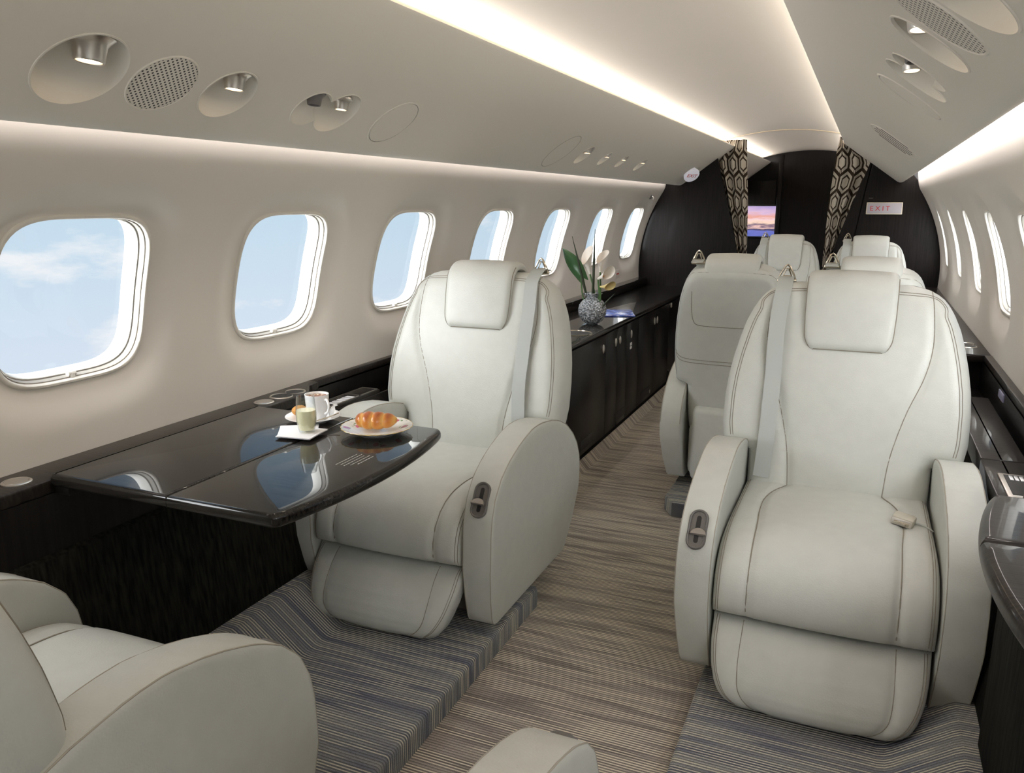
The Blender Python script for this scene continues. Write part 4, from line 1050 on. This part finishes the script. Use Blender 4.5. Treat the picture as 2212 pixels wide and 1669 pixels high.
# vase of calla lilies
def vase():
    root = empty('vase', (-.725, 4.08, .6255), label='round crackled glass vase on the credenza', cat='vase')
    V = mat('crackled_glass', build=thin_glass((.72, .76, .78), .30, .6, .08, .42, (.75, .78, .80), bump=110))
    pr = [(.0001, .0), (.030, .0), (.040, .003), (.072, .024), (.094, .060), (.099, .092), (.092, .124), (.070, .152), (.046, .166), (.040, .174), (.050, .190), (.062, .200)]
    pr = [(r*.765, z*.82) for r, z in pr]
    K = 64; loops = [[(r*(1+(.16*math.cos(5*2*PI*i/K) if z > .146 else 0))*math.cos(2*PI*i/K), r*(1+(.16*math.cos(5*2*PI*i/K) if z > .146 else 0))*math.sin(2*PI*i/K), z) for i in range(K)] for r, z in pr]
    inn = [[(p[0]*.94, p[1]*.94, p[2]+.002) for p in l] for l in loops[::-1][:-1]]
    MB().loft(loops+inn).build('vase_body', V, root)
    return root
vase()
GREEN = mat('flower_stem_green', (.06, .13, .035), .5); LEAFG = mat('leaf_green', (.03, .10, .03), .35, bump=(60, .4, .003)); DKG = mat('dark_blade_green', (.02, .03, .012), .5)
PETAL = mat('lily_petal', (.82, .76, .68), .45); SPAD = mat('lily_spadix', (.75, .36, .08), .6)
vb = Vector((-.725, 4.08, .64))
FL = 'stems in the glass vase'
def stem_pts(base, top, bend=.02): m = (base+top)/2+Vector((bend, 0, .01)); return [Vector(p) for p in spline([base, m, top], 8)]
def lily(base, top, d, size, lab, petal=PETAL):
    root = empty('calla_lily', tuple(base), label=lab, cat='flower', group=FL); d = Vector(d).normalized()
    MB().tube([p-base for p in stem_pts(base, top)], .0045, 7).build('stem', GREEN, root)
    x = d.orthogonal().normalized(); y = d.cross(x); K = 28; loops = []
    for t in np.linspace(0, 1, 12):
        lp = []
        for i in range(K+1):
            a = -PI*1.08+2.16*PI*i/K; flare = .10+.90*t**2.0*(1-.0*abs(a)); r = size*(.10+.40*t**1.6)*(1+.30*math.cos(a)*t); h = size*1.35*t*(1+.38*math.cos(a)*t**1.5)
            rr = r*(1+.06*i/K); lp.append((top-base)+d*h+x*rr*math.cos(a)+y*rr*math.sin(a))
        loops.append(lp)
    MB().loft(loops, closed=False).build('petal', petal, root)
    MB().tube([(top-base)+d*size*q for q in (.15, .5, .85)], [.004, .004, .002], 7).build('spadix', SPAD, root)
lily(vb, vb+Vector((-.014, -.01, .252)), (-.15, -.35, 1), .074, 'open white calla lily standing highest in the vase')
lily(vb, vb+Vector((.036, .01, .262)), (.12, -.25, 1), .060, 'closed cream calla lily beside the highest open one')
lily(vb, vb+Vector((.034, -.02, .228)), (.9, -.4, .42), .055, 'white calla lily leaning out to the right of the vase')
lily(vb, vb+Vector((.050, -.03, .188)), (.9, -.3, .05), .044, 'yellowish bent calla lily lowest at the right of the vase', mat('wilted_petal', (.62, .50, .22), .5))
def blade(top, lab, w_=.007):
    P = stem_pts(vb, Vector(top), .0); n_ = len(P); r_ = [w_*(.5+1.6*math.sin(PI*min(1, i/n_*1.02))**.8)*.55*(1-.9*(i/n_)**3)+.0004 for i in range(n_)]
    o = MB().tube([p-vb for p in P], r_, 6).build('leaf_blade', DKG); o.location = vb; tag(o, lab, 'leaf', FL)
blade((-.845, 4.08, 1.084), 'thin dark blade leaning left behind the broad green leaf')
blade((-.726, 4.10, 1.121), 'tallest thin dark blade standing upright in the vase')
blade((-.707, 4.03, .971), 'short dark blade in front of the closed lily')
blade((-.592, 4.03, .797), 'thin drooping blade low at the right of the vase', .005)
def big_leaf():
    root = empty('broad_leaf', tuple(vb), label='broad dark green arrow-shaped leaf hanging left over the vase', cat='leaf', group=FL)
    tip = Vector((-.066, .0, .232)); MB().tube([p for p in stem_pts(Vector((0, 0, 0)), tip, -.02)], .004, 7).build('stem', GREEN, root)
    ax = Vector((-.112, .02, .148)); V = []; Fc = []; nu, nv = 9, 18
    side = Vector((.75, .1, .6)).normalized(); nrm = ax.normalized().cross(side)
    for j in range(nv):
        t = j/(nv-1); w_ = .040*math.sin(PI*(t*.86+.14))**.8*(1-.15*t); back = -.035*max(0, 1-t*5)
        for i in range(nu):
            u = -1+2*i/(nu-1); V.append(tip+ax*t*1.0+side*u*w_+ax.normalized()*(back*abs(u)-.0)+nrm*(.018*u*u+.012*math.sin(t*5)))
    for j in range(nv-1):
        for i in range(nu-1): a = j*nu+i; Fc.append([a, a+1, a+nu+1, a+nu])
    obj('blade', V, Fc, LEAFG, root)
big_leaf()
def mag_nodes(nt, b):
    N = nt.nodes.new; L = nt.links.new; tc = N('ShaderNodeTexCoord'); n = N('ShaderNodeTexNoise'); n.inputs['Scale'].default_value = 14; n.inputs['Distortion'].default_value = .8; L(tc.outputs['Object'], n.inputs['Vector'])
    cr = N('ShaderNodeValToRGB'); L(n.outputs[0], cr.inputs[0]); e = cr.color_ramp.elements; e[0].position = .35; e[0].color = (.02, .03, .20, 1); e[1].position = .72; e[1].color = (.65, .70, .85, 1); q = e.new(.52); q.color = (.05, .12, .45, 1); L(cr.outputs[0], b.inputs['Base Color'])
mg = MB().box((-.11, -.14, 0), (.11, .14, .006), .001).build('magazine', mat('glossy_blue_cover', rough=.25, build=mag_nodes)); mg.location = (-.735, 4.53, .6255); mg.rotation_euler = (0, 0, math.radians(20)); tag(mg, 'blue covered magazine lying on the credenza behind the vase', 'magazine')

# ------------------------------------------------------------------ curtains, screen
def curtain_nodes(nt, b):
    N = nt.nodes.new; L = nt.links.new; uv = N('ShaderNodeUVMap'); uv.uv_map = 'UVMap'
    sp = N('ShaderNodeSeparateXYZ'); L(uv.outputs[0], sp.inputs[0])
    def math_(op, a, b_=None):
        m = N('ShaderNodeMath'); m.operation = op
        for k, v_ in ((0, a), (1, b_)):
            if v_ is None: continue
            if hasattr(v_, 'links'): L(v_, m.inputs[k])
            else: m.inputs[k].default_value = v_
        return m.outputs[0]
    x, y = math_('MULTIPLY', sp.outputs[0], 6.2), math_('MULTIPLY', sp.outputs[1], 6.2)
    def hexlat(ox, oy):                    # distance to the edges of a hexagonal lattice
        res = []
        sx_, sy = 1.0, 1.7320508
        for px, py in ((0, 0), (.5, .8660254)):
            dx = math_('SUBTRACT', math_('FRACT', math_('ADD', math_('DIVIDE', math_('ADD', x, ox+px), sx_), 100.)), .5)
            dy = math_('MULTIPLY', math_('SUBTRACT', math_('FRACT', math_('ADD', math_('DIVIDE', math_('ADD', y, oy+py), sy), 100.)), .5), sy)
            ax = math_('ABSOLUTE', dx); ay = math_('ABSOLUTE', dy)
            h = math_('MAXIMUM', ax, math_('ADD', math_('MULTIPLY', ax, .5), math_('MULTIPLY', ay, .8660254))); res.append(h)
        return math_('MINIMUM', *res)
    h1 = hexlat(0, 0)
    e1 = math_('GREATER_THAN', h1, .425)
    e2 = math_('MULTIPLY', math_('GREATER_THAN', h1, .22), math_('LESS_THAN', h1, .30))
    # double bars that tie the hexagons together
    fx = math_('ABSOLUTE', math_('SUBTRACT', math_('FRACT', math_('ADD', x, 100.)), .5))
    bar = math_('MULTIPLY', math_('GREATER_THAN', fx, .03), math_('LESS_THAN', fx, .075))
    bar = math_('MULTIPLY', bar, math_('GREATER_THAN', h1, .28))
    t = math_('MAXIMUM', math_('MAXIMUM', e1, e2), bar)
    mx = N('ShaderNodeMixRGB'); L(t, mx.inputs[0]); mx.inputs[1].default_value = (.46, .41, .34, 1); mx.inputs[2].default_value = (.035, .024, .016, 1); L(mx.outputs[0], b.inputs['Base Color'])
CURT = mat('geometric_curtain_fabric', rough=.85, spec=.1, build=curtain_nodes)
def curtain(name, Lf, Rf, z0, z1, y, lab, folds=3.2):
    nu, nv = 60, 40; V = []; Fc = []; UV = []
    for j in range(nv):
        t = j/(nv-1); z = z0+(z1-z0)*t; a, b_ = Lf(z), Rf(z)
        for i in range(nu):
            u = i/(nu-1); V.append((a+(b_-a)*u, y+.018*math.sin(u*folds*2*PI+.6*math.sin(3*t)), z)); UV.append((u*.46, z))
    for j in range(nv-1):
        for i in range(nu-1): q = j*nu+i; Fc.append([q, q+1, q+nu+1, q+nu])
    me = bpy.data.meshes.new(name); me.from_pydata(V, [], Fc); ul = me.uv_layers.new(name='UVMap')
    for l in me.loops: ul.data[l.index].uv = UV[l.vertex_index]
    me.polygons.foreach_set('use_smooth', [True]*len(me.polygons)); me.materials.append(CURT)
    o = bpy.data.objects.new(name, me); C.objects.link(o); so = o.modifiers.new('thick', 'SOLIDIFY'); so.thickness = .002
    tag(o, lab, 'curtain', 'patterned bulkhead curtains')
fm = lambda pts: (lambda z: float(np.interp(z, [p[0] for p in pts], [p[1] for p in pts])))
curtain('curtain', fm([(.30, -.36), (.88, -.325), (1.25, -.42), (1.56, -.51), (1.72, -.44)]), fm([(.30, -.24), (.88, -.247), (1.25, -.262), (1.695, -.295), (1.74, -.30)]), .30, 1.712, YB+.065, 'left patterned black and beige curtain, beside the sunset screen')
curtain('curtain', fm([(.30, .30), (.92, .298), (1.25, .305), (1.60, .33), (1.70, .345)]), fm([(.30, .36), (.92, .395), (1.25, .50), (1.45, .58), (1.55, .59), (1.70, .42)]), .30, 1.712, YB+.065, 'right patterned black and beige curtain, beside the exit sign')
def screen_nodes(nt, b):
    N = nt.nodes.new; L = nt.links.new; tc = N('ShaderNodeTexCoord'); sp = N('ShaderNodeSeparateXYZ'); L(tc.outputs['Generated'], sp.inputs[0])
    mp = N('ShaderNodeMapping'); mp.inputs['Scale'].default_value = (2.2, 1, 7); L(tc.outputs['Generated'], mp.inputs[0])
    n = N('ShaderNodeTexNoise'); n.inputs['Scale'].default_value = 1.3; n.inputs['Detail'].default_value = 4; L(mp.outputs[0], n.inputs['Vector'])
    a = N('ShaderNodeMath'); a.operation = 'MULTIPLY_ADD'; L(n.outputs[0], a.inputs[0]); a.inputs[1].default_value = .36; L(sp.outputs['Z'], a.inputs[2])
    s2 = N('ShaderNodeMath'); s2.operation = 'SUBTRACT'; L(a.outputs[0], s2.inputs[0]); s2.inputs[1].default_value = .18
    cr = N('ShaderNodeValToRGB'); L(s2.outputs[0], cr.inputs[0]); e = cr.color_ramp.elements
    e[0].position = 0; e[0].color = (.10, .14, .45, 1); e[1].position = 1; e[1].color = (.45, .34, .62, 1)
    for p, c in ((.14, (.16, .18, .55)), (.22, (.05, .04, .09)), (.30, (.85, .55, .50)), (.37, (.12, .08, .16)), (.46, (.95, .66, .52)), (.58, (.88, .62, .66)), (.66, (.80, .36, .27)), (.78, (.70, .48, .66))):
        q = e.new(p); q.color = (*c, 1)
    b.inputs['Base Color'].default_value = (0, 0, 0, 1); L(cr.outputs[0], b.inputs['Emission Color']); b.inputs['Emission Strength'].default_value = .95
root = empty('television', (-.53, YE-.02, 1.075), label='lit screen with an orange and violet sunset beyond the left curtain', cat='screen')
MB().box((-.245, -.012, -.165), (.245, .0, .165), .004).build('bezel', DARK, root)
MB().box((-.232, -.0135, -.152), (.232, -.0115, .152)).build('screen_picture', mat('screen_picture', rough=.3, build=screen_nodes), root, smooth=False)

# ------------------------------------------------------------------ small fittings on the walls
def wall_M(s, y, z):
    a = math.asin((z-ZC)/RW); n_ = Vector((-s*math.cos(a), 0, -math.sin(a))); ax = Vector((0, 1, 0)); ay = n_.cross(ax)
    M = Matrix(((*ax, 0), (*ay, 0), (*n_, 0), (0, 0, 0, 1))).transposed(); M.translation = Vector(wall_pt(s, y, a*RW)); return M
pc = empty('wall_placard', label='small white placard with red line under the last left window', cat='placard'); pc.matrix_world = wall_M(-1, 5.70, .755)
MB().box((-.05, -.030, 0), (.05, .030, .003), .001).build('plate', mat('placard_white', (.70, .66, .62), .5), pc)
MB().box((-.030, -.004, .003), (.030, .004, .0036)).build('red_line', RED, pc)
hk = empty('coat_hook', label='small dark coat hook high on the left wall beside the bulkhead', cat='hook'); hk.matrix_world = wall_M(-1, 6.02, 1.30)
MB().box((-.022, -.018, 0), (.022, .018, .006), .002).build('plate', GREYPL, hk)
MB().tube([(0, .008, .004), (0, .004, .022), (0, -.008, .024)], .004, 8).build('hook', SATIN, hk)
